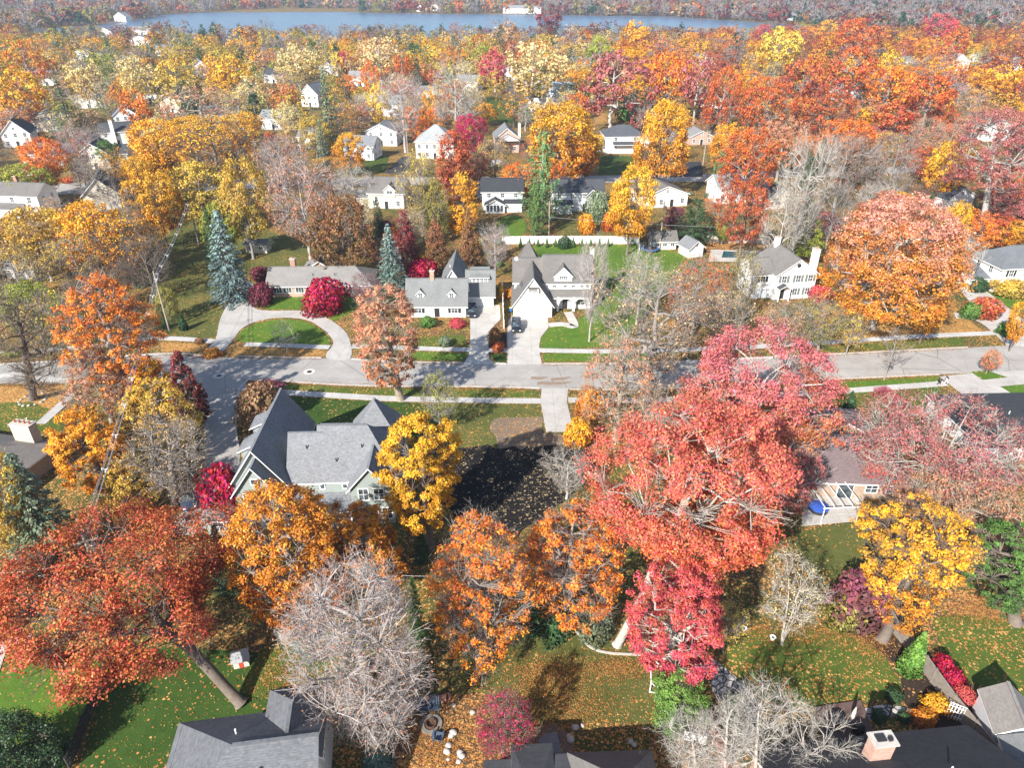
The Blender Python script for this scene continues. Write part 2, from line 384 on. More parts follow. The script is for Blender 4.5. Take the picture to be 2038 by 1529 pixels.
# lawns
S=lambda px,m,z=.012,sm=0,nm='lawn',jag=0:sheet(nm,px,z,M[m],sm,True,jag)
S([(1036,488),(1270,487),(1380,508),(1375,530),(1330,560),(1290,620),(1230,690),(1078,694),(1076,672),(1094,652),(1150,640),(1190,600),(1185,520),(1080,525)],'lawn')
S([(1080,704),(1290,703),(1290,718),(1084,722)],'lawn')
S([(820,672),(925,667),(931,693),(822,690)],'lawn_leafy'); S([(818,700),(931,703),(920,719),(815,718)],'lawn')
S([(976,703),(1008,704),(1007,721),(985,720)],'lawn_dark'); S([(978,660),(1007,662),(1008,693),(974,692)],'mulch')
S([(466,678),(484,656),(510,643),(556,635),(606,639),(637,655),(656,673),(655,686),(488,681)],'lawn')
S([(446,700),(474,690),(490,692),(640,697),(655,698),(645,710),(560,710),(470,708)],'drift')
S([(505,572),(700,572),(720,600),(700,620),(668,640),(640,625),(600,616),(536,616),(510,611),(503,597)],'lawn')
S([(320,600),(400,565),(472,575),(440,630),(426,672),(320,660)],'lawn_olive',sm=3)
S([(330,470),(420,420),(560,470),(660,520),(520,540),(470,560),(400,560),(310,580)],'lawn_olive',sm=3)
S([(318,683),(410,684),(402,700),(322,700)],'drift')
S([(478,764),(560,764),(680,770),(800,774),(900,774),(1066,777),(1070,792),(905,790),(771,788),(700,784),(580,776),(486,770)],'lawn_leafy')
S([(580,790),(700,797),(800,801),(880,806),(880,860),(760,900),(600,880),(560,830)],'lawn_dark')
S([(880,804),(1074,806),(1082,850),(1075,880),(1000,885),(900,892),(870,850)],'lawn_olive')
S([(985,840),(1075,830),(1090,862),(1170,870),(1190,900),(1120,905),(1000,895)],'dirt',.016,4,'bare_dirt',.5)
S([(890,896),(960,888),(1040,893),(1100,888),(1160,885),(1185,915),(1140,985),(1080,1030),(1020,1070),(930,1060),(890,1000),(880,940)],'soil',.0192,5,'soil_and_pin_shadow',.55)  # dark lot soil together with the pin's shadow, painted as one black patch
S([(0,770),(170,766),(130,800),(80,850),(-200,850),(-200,790)],'drift')
S([(-200,860),(120,858),(140,830),(60,800),(-200,810)],'lawn_leafy',.016)
S([(-200,1290),(60,1290),(200,1320),(130,1530),(-250,1560)],'lawn',.012)
S([(215,1325),(330,1290),(520,1300),(660,1250),(700,1330),(640,1400),(390,1440),(300,1560),(150,1560)],'lawn_dark')
S([(480,1380),(520,1290),(600,1260),(680,1300),(660,1395),(560,1400)],'lawn_leafy',.018)
S([(900,1300),(1010,1260),(1110,1240),(1180,1270),(1290,1300),(1310,1360),(1290,1440),(1100,1440),(1000,1400),(920,1360)],'lawn_olive')
S([(1450,1265),(1560,1255),(1680,1265),(1750,1300),(1790,1360),(1770,1390),(1600,1410),(1520,1390),(1460,1340)],'lawn_leafy',.012,3)
S([(1850,1230),(2000,1225),(2200,1300),(2200,1400),(2000,1390),(1900,1340)],'lawn_leafy',.012)
S([(1580,1060),(1700,1040),(1760,1110),(1700,1160),(1600,1140)],'lawn_olive',.012)
S([(1640,787),(1870,769),(1890,810),(1700,850),(1640,830)],'lawn_leafy'); S([(1650,762),(1868,748),(1878,760),(1640,777)],'lawn')
S([(1932,741),(1965,738),(2005,752),(1955,757)],'lawn',.045); S([(1990,770),(2060,764),(2120,800),(2040,800)],'lawn',.045)
S([(1545,695),(1810,678),(1915,672),(1920,690),(1628,704)],'lawn_leafy')
S([(1640,600),(1890,600),(1960,665),(1800,668),(1600,680)],'drift'); S([(1955,582),(2100,578),(2160,640),(2060,640)],'lawn')
S([(1000,432),(1040,432),(1045,465),(1005,470),(990,450)],'lawn',sm=3); S([(1110,440),(1250,440),(1270,468),(1110,468)],'lawn_olive')
S([(1195,310),(1330,312),(1330,345),(1190,348)],'lawn_dark'); S([(690,312),(775,310),(765,343),(690,345)],'lawn_dark')
S([(970,190),(1080,215),(1060,250),(960,240)],'lawn_dark'); S([(1180,225),(1280,228),(1290,246),(1185,246)],'drift')
S([(1405,480),(1540,482),(1545,500),(1405,500)],'litter',nm='leaf_bed')
sheet('pool',[(1440,500),(1522,506),(1516,514),(1436,513)],.05,M['pool']); 
sheet('pool_deck',[(1415,497),(1535,501),(1522,522),(1410,520)],.03,M['pale_concrete'])
S([(820,1390),(960,1380),(1060,1440),(1020,1560),(780,1560),(780,1450)],'litter',.012,0,'leaf_bed')
S([(1060,1452),(1100,1442),(1130,1462),(1140,1520),(1040,1520),(1040,1470)],'dirt',.03,3,'brick_edging')
sheet('patio',[(1075,1466),(1108,1458),(1118,1500),(1066,1506)],.05,plain('slate_tile',(.20,.23,.25),.6,.3,.3,4))
sheet('garden_path',[(1408,1318),(1432,1322),(1500,1385),(1512,1420),(1500,1480),(1480,1480),(1468,1420),(1420,1380)],.03,M['flag'],3)
sheet('deck',[(1620,1412),(1712,1398),(1740,1470),(1640,1475)],.25,siding('brown_decking',(.13,.085,.075),.14,True))
strip('garden_path',[(1722,1424),(1760,1416),(1800,1420),(1832,1436)],1.1,.05,M['flag'])
S([(1290,1452),(1330,1430),(1400,1440),(1440,1480),(1500,1560),(1300,1560)],'litter',.012,0,'leaf_bed')
strip('brick_path',[(1405,1415),(1420,1450),(1440,1500),(1455,1560)],.9,.05,plain('red_brick_paving',(.42,.15,.10),.9,.1,.3,5))
S([(1770,1230),(1850,1300),(1900,1370),(1990,1480),(1880,1500),(1800,1400),(1790,1330),(1720,1270)],'mulch',.010,0,'mulch_bed')
S([(1860,1170),(2000,1200),(2200,1260),(2200,1290),(2000,1235),(1880,1215)],'litter',.017,3,'leaf_drift')
sheet('patio',[(1595,1048),(1705,1038),(1722,985),(1600,990)],.04,M['concrete'])
strip('garden_edging',[(1120,1235),(1150,1262),(1175,1290),(1215,1302),(1280,1305)],.22,.12,M['stone'],.12)
S([(60,1292),(65,1288),(62,1286)],'mulch')

for px in ([(1060,752),(1085,750),(1088,754),(1062,756)],[(1100,755),(1128,750),(1136,753),(1104,759)],[(1075,762),(1120,760),(1140,763),(1078,767)]): sheet('mud_stain',px,.0199+.02,plain('mud',(.25,.19,.145),.95,.1,.3,3),3,False,.25)
# ------------------------------------------------------------------ houses
HOUSES=[]  # (x,y,radius) in world, for the fill of trees
_wm={}
def win_mesh(w,h,cols,rows,fr=.09):
    k=(round(w,2),round(h,2),cols,rows)
    if k in _wm: return _wm[k]
    b=MB(); d=.07
    b.box(-w/2-fr,w/2+fr,-d,0,-h/2-fr*1.3,-h/2); b.box(-w/2-fr,w/2+fr,-d,0,h/2,h/2+fr)
    b.box(-w/2-fr,-w/2,-d,0,-h/2,h/2); b.box(w/2,w/2+fr,-d,0,-h/2,h/2)
    for i in range(1,cols):
        x=-w/2+w*i/cols; b.box(x-.025,x+.025,-d*.8,-.012,-h/2,h/2)
    for i in range(1,rows):
        z=-h/2+h*i/rows; b.box(-w/2,w/2,-d*.75,-.013,z-.025,z+.025)
    p=MB(); p.box(-w/2+.001,w/2-.001,-.022,-.004,-h/2+.001,h/2-.001)
    _wm[k]=(b.mesh('window_frame',M['trim']),p.mesh('pane',M['glass'])); return _wm[k]
YAW={'f':0,'r':math.pi/2,'b':math.pi,'l':-math.pi/2}
class House:
    def __init__(s,name,label,cat,loc,rz,wall,roof,rad=9):
        s.root=thing(name,label,cat,loc,rz); s.wall=wall; s.roof=roof
        HOUSES.append((loc[0],loc[1],rad))
    def wing(s,x0,x1,y0,y1,z0,eave,rise,axis='x',hip=(0,0),o=.45,t=.2,wall=None,roof=None,asym=.5):
        wm=wall or s.wall; rm=roof or s.roof
        if axis=='y':   # build along x, then swap
            X=lambda p:(p[1],p[0],p[2]); a0,a1,b0,b1=y0,y1,x0,x1
        else:
            X=lambda p:p; a0,a1,b0,b1=x0,x1,y0,y1
        bm=b0+(b1-b0)*asym; fl=(axis=='y')
        Q=lambda mb,*p,**k: mb.quad(*([X(q) for q in (p[::-1] if fl else p)]),**k)
        b=MB(); e=eave-.02
        Q(b,(a0,b0,z0),(a1,b0,z0),(a1,b0,e),(a0,b0,e)); Q(b,(a1,b1,z0),(a0,b1,z0),(a0,b1,e),(a1,b1,e))
        rz_=eave+rise-.04
        for a,h,sg in ((a0,hip[0],-1),(a1,hip[1],1)):
            pts=[(a,b1,z0),(a,b0,z0),(a,b0,e)]+([(a,bm,rz_)] if h==0 else [])+[(a,b1,e)]
            Q(b,*(pts if sg<0 else pts[::-1]))
        if b.v: b.build('wall',wm,s.root)
        s0=rise/(bm-b0); s1=rise/(b1-bm)
        E=[(a0-o,b0-o,eave-o*s0),(a1+o,b0-o,eave-o*s0),(a1+o,b1+o,eave-o*s1),(a0-o,b1+o,eave-o*s1)]
        k0=hip[0] if hip[0] else -o; k1=hip[1] if hip[1] else -o
        R0=(a0+k0,bm,eave+rise); R1=(a1-k1,bm,eave+rise)
        fs=[]
        if abs(R0[0]-R1[0])<.05: fs=[[E[0],E[1],R0],[E[2],E[3],R0]]; R1=R0
        else: fs=[[E[0],E[1],R1,R0],[E[2],E[3],R0,R1]]
        if hip[0]: fs.append([E[3],E[0],R0])
        if hip[1]: fs.append([E[1],E[2],R1])
        r=MB(); r.slab([[X(p) for p in (f[::-1] if fl else f)] for f in fs],t,0,1)
        # ridge cap
        if R0!=R1: r.bar(X((R0[0],R0[1],R0[2]+.01)),X((R1[0],R1[1],R1[2]+.01)),.28,.08,m=0)
        return r.build('roof',[rm,M['trim']],s.root)
    def shed(s,x0,x1,y0,y1,z0,zf,zb,o=.3,t=.16,wall=None,roof=None):
        b=MB(); b.quad((x0,y0,z0),(x1,y0,z0),(x1,y0,zf),(x0,y0,zf))
        b.quad((x1,y0,z0),(x1,y1,z0),(x1,y1,zb),(x1,y0,zf)); b.quad((x0,y1,z0),(x0,y0,z0),(x0,y0,zf),(x0,y1,zb))
        b.quad((x1,y1,z0),(x0,y1,z0),(x0,y1,zb),(x1,y1,zb))
        b.build('wall',wall or s.wall,s.root)
        sl=(zb-zf)/(y1-y0); d=.03
        r=MB(); r.slab([[(x0-o,y0-o,zf-o*sl+d),(x1+o,y0-o,zf-o*sl+d),(x1+o,y1,zb+d),(x0-o,y1,zb+d)]],t,0,1)
        return r.build('roof',[roof or s.roof,M['trim']],s.root)
    def win(s,face,x,y,z,w=.95,h=1.4,cols=2,rows=2,shut=None,par=None):
        f,p=win_mesh(w,h,cols,rows); o=link('window',f,par or s.root,(x,y,z),YAW[face])
        if par is None: link('pane',p,o)
        else: link('pane',p,par,(x,y,z),YAW[face])
        if shut:
            k=('shut',round(h,2),shut.name)
            if k not in _wm:
                b=MB(); b.box(-.24,.24,-.06,0,-h/2-.05,h/2+.05)
                for i in range(10): b.box(-.19,.19,-.075,-.058,-h/2+h*i/10,-h/2+h*(i+.6)/10)
                _wm[k]=b.mesh('shutter',shut)
            c=Matrix.Rotation(YAW[face],3,'Z')
            for sg in (-1,1):
                v=c@Vector((sg*(w/2+.38),0,0)); link('shutter',_wm[k],s.root,(x+v.x,y+v.y,z),YAW[face])
        return o
    def row(s,face,a0,a1,off,z,n,**k):
        for i in range(n):
            a=a0+(a1-a0)*(i+.5)/n
            s.win(face,*( (a,off) if face in 'fb' else (off,a)),z,**k)
    def door(s,face,x,y,z0=0,w=1.0,h=2.1,mat=None,name='door'):
        b=MB(); b.box(-w/2-.12,w/2+.12,-.07,0,0,h+.12,0); b.box(-w/2,w/2,-.11,-.03,0.02,h,1)
        if name=='garage_door':
            for i in range(4):
                for j in range(max(2,int(w/1.2))):
                    m=max(2,int(w/1.2)); xa=-w/2+w*j/m; b.box(xa+.1,xa+w/m-.1,-.125,-.1,.1+i*h/4,h*(i+1)/4-.08,1)
        else:
            b.box(w/2-.14,w/2-.07,-.15,-.1,1.0,1.1,2)
        return b.build(name,[M['trim'],mat or M['white'],M['dark']],s.root,(x,y,z0),YAW[face])
    def chimney(s,x,y,z0,z1,w=.9,d=.7,mat=None):
        b=MB(); b.box(x-w/2,x+w/2,y-d/2,y+d/2,z0,z1,0); b.box(x-w/2-.09,x+w/2+.09,y-d/2-.09,y+d/2+.09,z1,z1+.16,1)
        n=max(1,round(w/.7))
        for i in range(n): b.lathe([(.17,0),(.15,.38),(.11,.38),(.11,.1)],8,(x-w/2+w*(i+.5)/n,y,z1+.16),2)
        return b.build('chimney',[mat or brick('red_brick',(.36,.15,.10)),M['stone'],plain('clay_pot',(.40,.18,.11))],s.root)
    def dormer(s,x,y0,y1,z0,eave,rise,w,face_h=None,wcols=2,ww=None,wh=1.0,o=.25):
        """front-facing gabled dormer: walls from y0 back to y1"""
        b=MB(); h=w/2
        b.quad((x-h,y0,z0),(x+h,y0,z0),(x+h,y0,eave),(x,y0,eave+rise-.03),(x-h,y0,eave))
        b.quad((x+h,y0,z0),(x+h,y1,z0),(x+h,y1,eave),(x+h,y0,eave)); b.quad((x-h,y1,z0),(x-h,y0,z0),(x-h,y0,eave),(x-h,y1,eave))
        d=b.build('dormer',s.wall,s.root)
        sl=rise/h; r=MB()
        r.slab([[(x-h-o,y0-o,eave-o*sl),(x,y0-o,eave+rise),(x,y1,eave+rise),(x-h-o,y1,eave-o*sl)],[(x+h+o,y1,eave-o*sl),(x,y1,eave+rise),(x,y0-o,eave+rise),(x+h+o,y0-o,eave-o*sl)]],.14,0,1)
        r.build('dormer_roof',[s.roof,M['trim']],d)
        s.win('f',x,y0,(z0+eave)/2+.15,w=ww or w*.5,h=wh,cols=wcols,par=d)
        return d
    def vent(s,x,y,z,pipe=True):
        b=MB(); b.lathe([(.07,0),(.07,.5),(.05,.5)],8,(x,y,z))
        return b.build('vent_pipe',M['white'] if pipe else M['dark'],s.root)
C_WH=siding('white_siding',(.80,.80,.79)); C_CREAM=siding('cream_siding',(.66,.62,.52)); C_SAGE=siding('sage_green_siding',(.30,.35,.335),.17)
C_GRY=siding('pale_grey_siding',(.62,.65,.67)); C_TAN=siding('tan_siding',(.48,.42,.34)); BRK=brick('red_brick',(.36,.15,.10)); PBRK=brick('pink_brick',(.55,.30,.22)); BBRK=brick('brown_brick',(.36,.24,.16))
R_SL=shingle('slate_grey_shingles',(.215,.225,.24),con=.9); R_GR=shingle('grey_shingles',(.22,.23,.23)); R_DK=shingle('charcoal_shingles',(.075,.08,.09)); R_TN=shingle('taupe_shingles',(.185,.175,.165)); R_BR=shingle('brown_shingles',(.16,.12,.115)); R_LT=shingle('light_grey_shingles',(.27,.28,.28)); R_BK=shingle('black_shingles',(.05,.055,.062)); R_PK=shingle('plum_brown_shingles',(.20,.155,.16))
SH_BK=plain('black_shutter',(.03,.032,.036)); SH_GN=plain('grey_green_shutter',(.16,.19,.18))

# H1 big sage-green house on the corner
h=House('corner_house','large sage green house with slate grey gabled roofs and white trim on the corner','house',(-24,66,0),R_(2),C_SAGE,R_SL,14)
h.wing(-9.3,-2.6,0.2,13.5,0,5.7,4.9,'y')                       # left wing, ridge front to back
h.wing(-2.5,.9,0.9,8.2,0,5.7,4.15,'x'); h.wing(.92,10.2,0.9,9.3,0,5.72,4.75,'x',hip=(0,3.6),o=.4)                    # main body
h.wing(3.3,10.0,8.0,14.0,0,5.7,4.9,'y',hip=(2.6,2.9))             # rear right pyramid wing
h.shed(-12.0,-9.32,-2.6,2.5,0,2.6,3.7)                          # side porch room
h.wing(-8.4,-3.3,-1.3,3.5,0,5.7,3.6,'y')                          # front left gable
h.wing(4.9,9.8,-.9,4.4,0,5.7,2.9,'y')
h.shed(-3.2,4.85,-1.6,.88,0,2.8,3.5)                             # rear porch roof
h.wing(.2,3.4,8.2,10.2,0,5.9,2.0,'x')
for x in (-6.9,-4.8): h.win('f',x,-1.3,4.5,1.1,1.5)
h.win('f',-5.85,-1.3,7.0,.7,.7,1,1)
for x in (6.4,8.2): h.win('f',x,-.9,4.5,1.1,1.6)
for x in (1.2,3.9): h.win('f',x,.9,4.7,.5,1.2,1,2)
for x in (-2,.2,2.6): h.win('f',x,-1.6,1.5,1.5,1.4,2,2)
for x in (5.6,7.3,9.0): h.win('f',x,-.9,1.6,1.1,1.6)
for y in (4,7,10.5): h.win('l',-9.3,y,4.4,1.0,1.4); h.win('l',-9.3,y,1.7,1.0,1.4)
h.win('f',-10.6,-2.6,1.5,1.2,1.2)
for y0 in (4.2,9.2):                                            # shed dormers on the left slope
    b=MB(); b.box(-8.9,-7.3,y0,y0+2.6,6.0,7.7)
    d=b.build('dormer',C_SAGE,h.root); r=MB(); r.slab([[(-9.3,y0-.3,7.5),(-6.4,y0-.3,8.9),(-6.4,y0+2.9,8.9),(-9.3,y0+2.9,7.5)][::1]],.16,0,1); r.build('dormer_roof',[R_SL,M['trim']],d)
    h.win('l',-8.9,y0+1.3,6.9,1.2,.9,par=d)
for x,y,z in ((-.6,3.2,8.4),(6.0,3.2,8.4),(3.0,2.1,7.2)): h.vent(x,y,z,False)
b=MB()
for x in (-3.1,-.4,2.3,4.8): b.box(x-.1,x+.1,-1.85,-1.65,0,2.7)
for i in range(28): b.box(-3.1+i*.28,-3.06+i*.28,-1.78,-1.74,.15,.95)
b.box(-3.1,4.8,-1.8,-1.72,.95,1.02); b.build('porch_railing',M['trim'],h.root)
# H2 white cottage with two dormers
h=House('dormer_cottage','white cape cod cottage with two small gabled dormers and an attached garage','house',(-14.5,124.5,0),0,C_WH,R_GR,12)
h.wing(-5.6,5.6,0,5.4,0,2.9,4.0,'x',asym=.55); h.wing(5.65,10.8,5.0,12.5,0,3.0,4.0,'x',asym=.3); h.wing(.5,5.2,4.5,15.0,0,4.4,3.8,'y')
h.dormer(-3.1,.75,2.6,3.4,4.7,.75,1.35,ww=.75,wh=.95); h.dormer(2.9,.75,2.6,3.4,4.7,.75,1.35,ww=.75,wh=.95)
h.door('f',0,0,.1,1.0,2.2,M['dark'])
for x in (-3.6,3.4): h.win('f',x,0,1.6,1.2,1.3,2,2,SH_BK)
for x in (-.95,.95): 
    b=MB(); b.box(x-.1,x+.1,-.12,0,0,2.5); b.build('door_post',M['trim'],h.root)
h.door('f',8.3,5.0,0,4.6,2.2,C_GRY,'garage_door')
b=MB(); b.box(6.5,9.8,6.1,8.4,4.0,5.9); d=b.build('dormer',C_WH,h.root); r=MB(); r.slab([[(6.1,5.6,5.9),(10.1,5.6,5.9),(10.1,9.0,6.95),(6.1,9.0,6.95)]],.16,0,1); r.build('dormer_roof',[R_GR,M['trim']],d)
for i in range(4): h.win('f',7.0+i*.76,6.1,5.15,.55,.8,2,2,par=d)
h.chimney(-.9,3.0,5.5,8.3,.8,.7,BBRK); h.vent(2.2,8,7.2)
# H3 white gabled house
h=House('gabled_house','white house with a tall front garage gable, arched porch and grey roofs','house',(7.4,124.4,0),0,C_WH,R_TN,13)
h.wing(-7.1,.3,0,9.5,0,2.9,5.4,'y'); h.wing(-6.9,-1.0,6.5,12.0,0,5.2,3.6,'x'); h.wing(-1.0,8.0,4.1,11.8,0,5.9,4.0,'x'); h.wing(-6.6,-1.6,11.0,15.0,0,6.6,4.4,'x',hip=(2.5,2.5))
h.shed(.32,8.0,3.0,4.08,2.95,3.1,4.2)
b=MB()   # arched porch front
def arch(x0,x1,z0,y0,y1,n=8):
    xs=[x0+(x1-x0)*i/n for i in range(n+1)]; zz=[z0-.75*(2*i/n-1)**2 for i in range(n+1)]
    for i in range(n):
        for y,fl in ((y0,0),(y1,1)):
            q=[(xs[i],y,zz[i]),(xs[i+1],y,zz[i+1]),(xs[i+1],y,3.0),(xs[i],y,3.0)]; b.quad(*(q[::-1] if fl else q))
        b.quad((xs[i],y1,zz[i]),(xs[i+1],y1,zz[i+1]),(xs[i+1],y0,zz[i+1]),(xs[i],y0,zz[i]))
for x in (1.6,4.7,7.75): b.box(x-.22,x+.22,2.7,3.0,0,3.0)
arch(1.82,4.48,2.75,2.72,2.98); arch(4.92,7.53,2.75,2.72,2.98); b.build('porch_arch',M['white'],h.root)
for x in (.9,3.0,4.6,6.3,7.4): h.win('f',x,4.1,5.0,.6,.9,2,2)
h.dormer(2.6,3.95,8.0,5.9,7.1,1.7,3.4,ww=1.5,wh=.7,wcols=4)
h.win('f',-3.4,0,5.6,1.5,.7,4,2); h.door('f',-3.6,0,0,4.9,2.4,M['white'],'garage_door')
b=MB(); b.box(-4.4,-2.2,-.35,0,6.15,6.3); b.box(-2.3,-2.15,-.35,0,5.1,6.3); b.build('window_hood',plain('brown_timber',(.12,.09,.07)),h.root)
h.door('f',3.1,4.1,0,1.0,2.1,M['dark']); h.win('f',6.2,4.1,1.5,1.6,1.2)
for i in range(2):
    b=MB(); b.box(-.4,.4,-.6,.6,0,.08); o=b.build('skylight',M['glass'],h.root,(-5.6,3.2+i*1.3,5.15)); o.rotation_euler=(0,-.97,0)
h.chimney(8.35,8.5,0,10.9,.8,1.1,plain('white_stone',(.72,.70,.66),.8)); 
b=MB(); b.lathe([(.02,0),(.3,.05),(.42,.18)],12); o=b.build('satellite_dish',M['white'],h.root,(-6.6,9.0,8.6)); o.rotation_euler=(1.1,0,.5)
# H4 long ranch behind the circular drive
h=House('ranch_house','long low ranch house with a pale grey roof behind the circular driveway','house',(-40,134.5,0),R_(2),PBRK,shingle('pale_taupe_shingles',(.27,.26,.245)),14)
h.wing(-10,11,0,8.5,0,2.7,2.3,'x',hip=(0,3.5)); h.wing(-4.5,3.5,6.5,14,0,2.8,2.6,'y',hip=(0,3.5))
for x in (-8,-6,-3.5,2.5,5,7.5): h.win('f',x,0,1.6,1.6,1.2,3,1)
h.door('f',.2,0,0,1.2,2.1,BRK); h.chimney(-5.6,5.5,3,6.2,1.0,.9); h.vent(-1,2,3.9,False); h.vent(3.5,2,3.9,False)
# H5 white colonial with gable to the street
h=House('gable_front_colonial','white two storey colonial with grey shutters and a front facing gable','house',(57.4,133.4,0),R_(8),C_WH,shingle("weathered_grey_shingles",(.21,.20,.19)),10)
h.wing(-4.3,4.3,0,10,0,5.6,3.0,'y'); h.wing(-8.6,-4.32,1.2,8,0,5.3,2.2,'x',o=.3)
for x in (-2.6,.4,3.0): h.win('f',x,0,4.4,.95,1.4,2,2,SH_GN)
for x in (.2,2.9): h.win('f',x,0,1.6,.95,1.4,2,2,SH_GN)
h.win('f',-6.5,1.2,4.2,.9,1.2,2,2,SH_BK); h.door('f',-6.4,1.2,0,3,2.1,C_GRY,'garage_door'); h.door('f',-2.6,0,.2,1,2.2,M['dark'])
b=MB(); 
for x in (-3.7,-1.5): b.box(x-.1,x+.1,-1.2,-1.0,0,2.8)
r=MB(); r.slab([[(-3.95,-1.5,2.8),(-2.6,-1.5,3.6),(-2.6,0,3.6),(-3.95,0,2.8)][::-1],[(-1.25,0,2.8),(-2.6,0,3.6),(-2.6,-1.5,3.6),(-1.25,-1.5,2.8)][::-1]],.15,0,1)
b.build('porch_post',M['trim'],h.root); r.build('porch_roof',[R_DK,M['trim']],h.root)
b=MB(); b.lathe([(.42,0),(.42,.06),(.30,.07)],14); o=b.build('oval_vent',M['dark'],h.root,(0,-.02,7.2)); o.rotation_euler=(math.pi/2,0,0)
h.chimney(4.75,2.8,0,9.4,1.0,1.4,M['white']); h.chimney(-.5,9.2,6,10,1.0,.8,M['white'])
# H6 white colonial at the frame's right
p=G(2035,578); h=House('hip_roof_colonial','white colonial with black shutters and a dark hip roof beside a pale drive','house',(p.x+2,p.y,0),R_(9),C_WH,shingle('blue_grey_shingles',(.17,.185,.20)),13)
h.wing(-9,9,0,9,0,5.6,2.9,'x',hip=(4.2,4.2)); h.shed(-13.5,-9.02,2,8,0,2.6,4.4)
for x in (-6.6,-2.4,2.4,6.6): h.win('f',x,0,4.3,1.0,1.5,2,2,SH_BK)
for x in (-6.6,-3.4,3.4,6.6): h.win('f',x,0,1.6,1.2,1.6,2,2,SH_BK)
h.door('f',0,0,.2,1.1,2.2,M['dark']); h.row('l',1,8,-9,4.3,2); h.win('l',-9,2,1.6,1,1.5); h.win('f',-11,2,1.5,1.2,1.1,2,2,SH_BK)
# H7 plum-brown roof on the right with the pergola behind
h=House('brown_roof_house','low house with a plum brown hip roof behind the big pink oak','house',(42.0,70.2,0),R_(-3),BBRK,R_PK,12)
h.wing(-8.5,8.5,0,11,0,2.8,3.0,'x',hip=(5,5)); h.wing(-1.5,7.5,9.5,17,0,2.8,2.6,'y',hip=(0,4.0))
for x in (-6.5,-4,3.4,6): h.win('f',x,0,1.6,1.4,1.2)
h.door('f',.2,0,0,1.8,2.1,M['glass'],'patio_door'); h.chimney(5.2,4,4,6.6,1.6,.9,BBRK)
# H8 flat dark garage roof at the right edge
p=G(2010,900); h=House('flat_roof_house','low house with a dark flat roof and white vents at the right edge','house',(p.x+3,p.y-2,0),R_(2),C_WH,R_BK,11)
h.wing(-9,10,0,13,0,2.7,.5,'x',hip=(5,5),o=.5)
h.vent(-1,7,3.1); h.vent(2.5,4,3.1); h.door('b',-3,13,0,4.8,2.2,M['white'],'garage_door'); h.row('l',2,11,-9,1.6,3)
# H9 slate roof house at the bottom
h=House('hip_roof_house','house with steep dark slate grey hip roofs and white gutters beside the bare tree','house',(-19.6,27.2,0),R_(8),C_GRY,shingle('dark_slate_shingles',(.14,.147,.16),con=.9),11)
h.wing(-5.5,5.4,-.4,8.2,0,6.3,2.9,'x',hip=(5.2,0),t=.22); h.wing(1.4,5.38,4.2,9.9,0,6.9,1.8,'y',t=.22,hip=(0,2.4)); h.wing(-8,-5.52,-3,3.6,0,4.6,1.0,'y')
h.row('b',-5,1,8.2,4.4,3); h.row('r',0,7,5.4,4.4,3); h.row('b',-5,1,8.2,1.5,3); b=MB(); b.lathe([(.07,0),(.07,.45),(.14,.46),(.14,.6),(.02,.66)],8); b.build('vent_pipe',M['white'],h.root,(1.6,2.2,7.9)); h.vent(-.5,5.5,8.2)
# H10 roofs at the bottom middle
h=House('patio_house','house with a flat dark roof bay and a brown gabled roof by the tiled patio','house',(4.5,28.6,0),R_(2),C_CREAM,R_TN,8)
h.wing(-4.2,-1.2,0,6.0,0,3.6,.35,'x',hip=(1,1),roof=R_BK,o=.2); h.wing(-1.15,1.0,-2,5.2,0,3.4,.6,'x',roof=R_DK,o=.2); h.wing(.6,6.6,-3,5.0,0,3.8,3.4,'x',hip=(3.0,3.0)); h.wing(-6.4,-4.25,-2,5,0,3.2,.5,'x',roof=R_DK,o=.2)
h.win('b',-2.6,6,1.8,1.8,1.4,3,2); h.win('b',4,5,1.8,1.4,1.3); h.vent(5.8,4.5,4.4,False)
# H11 dark roof with a large brick chimney
h=House('brick_chimney_house','brick house with a long charcoal gabled roof and one large pink brick chimney','house',(30.5,26.5,0),R_(6),PBRK,shingle('charcoal_roof_shingles',(.055,.057,.065),con=.8),12)
h.wing(-9.8,8.6,-2,9,0,3.1,4.0,'x',asym=.3,t=.22)
h.row('b',-8,7,9,1.6,5)
b=MB(); b.box(-.85,.85,-.5,.5,-1.5,2.0,0); b.box(-1.0,1.0,-.65,.65,2.0,2.18,1); b.box(-.6,.15,-.25,.35,2.18,2.3,2); b.box(.3,.62,-.3,.0,2.18,2.4,2)
b.build('chimney',[PBRK,M['stone'],M['dark']],h.root,(-.9,6.9,4.3)); h.vent(3,4.2,6.0)
# H12 sheds at bottom right
h=House('garden_shed','tall white shed with a taupe gabled roof beside the grey board fence','shed',(42.6,36.4,0),R_(-14),siding('white_shed_siding',(.74,.77,.80)),shingle('pale_taupe_roofing',(.30,.28,.26)),4)
h.wing(-1.7,1.7,-.5,3.6,0,2.7,1.5,'y',o=.2); h.win('f',0,-.5,1.7,.7,.7)
h=House('white_garage','white garage with a grey gabled roof below the tall white shed','garage',(42.8,31.5,0),R_(-14),siding('white_shed_siding',(.74,.77,.80)),R_GR,5)
h.wing(-3,3,-3,3.6,0,2.9,1.7,'y',o=.2); h.door('b',0,3.6,0,2.6,2.1,M['white'],'garage_door')
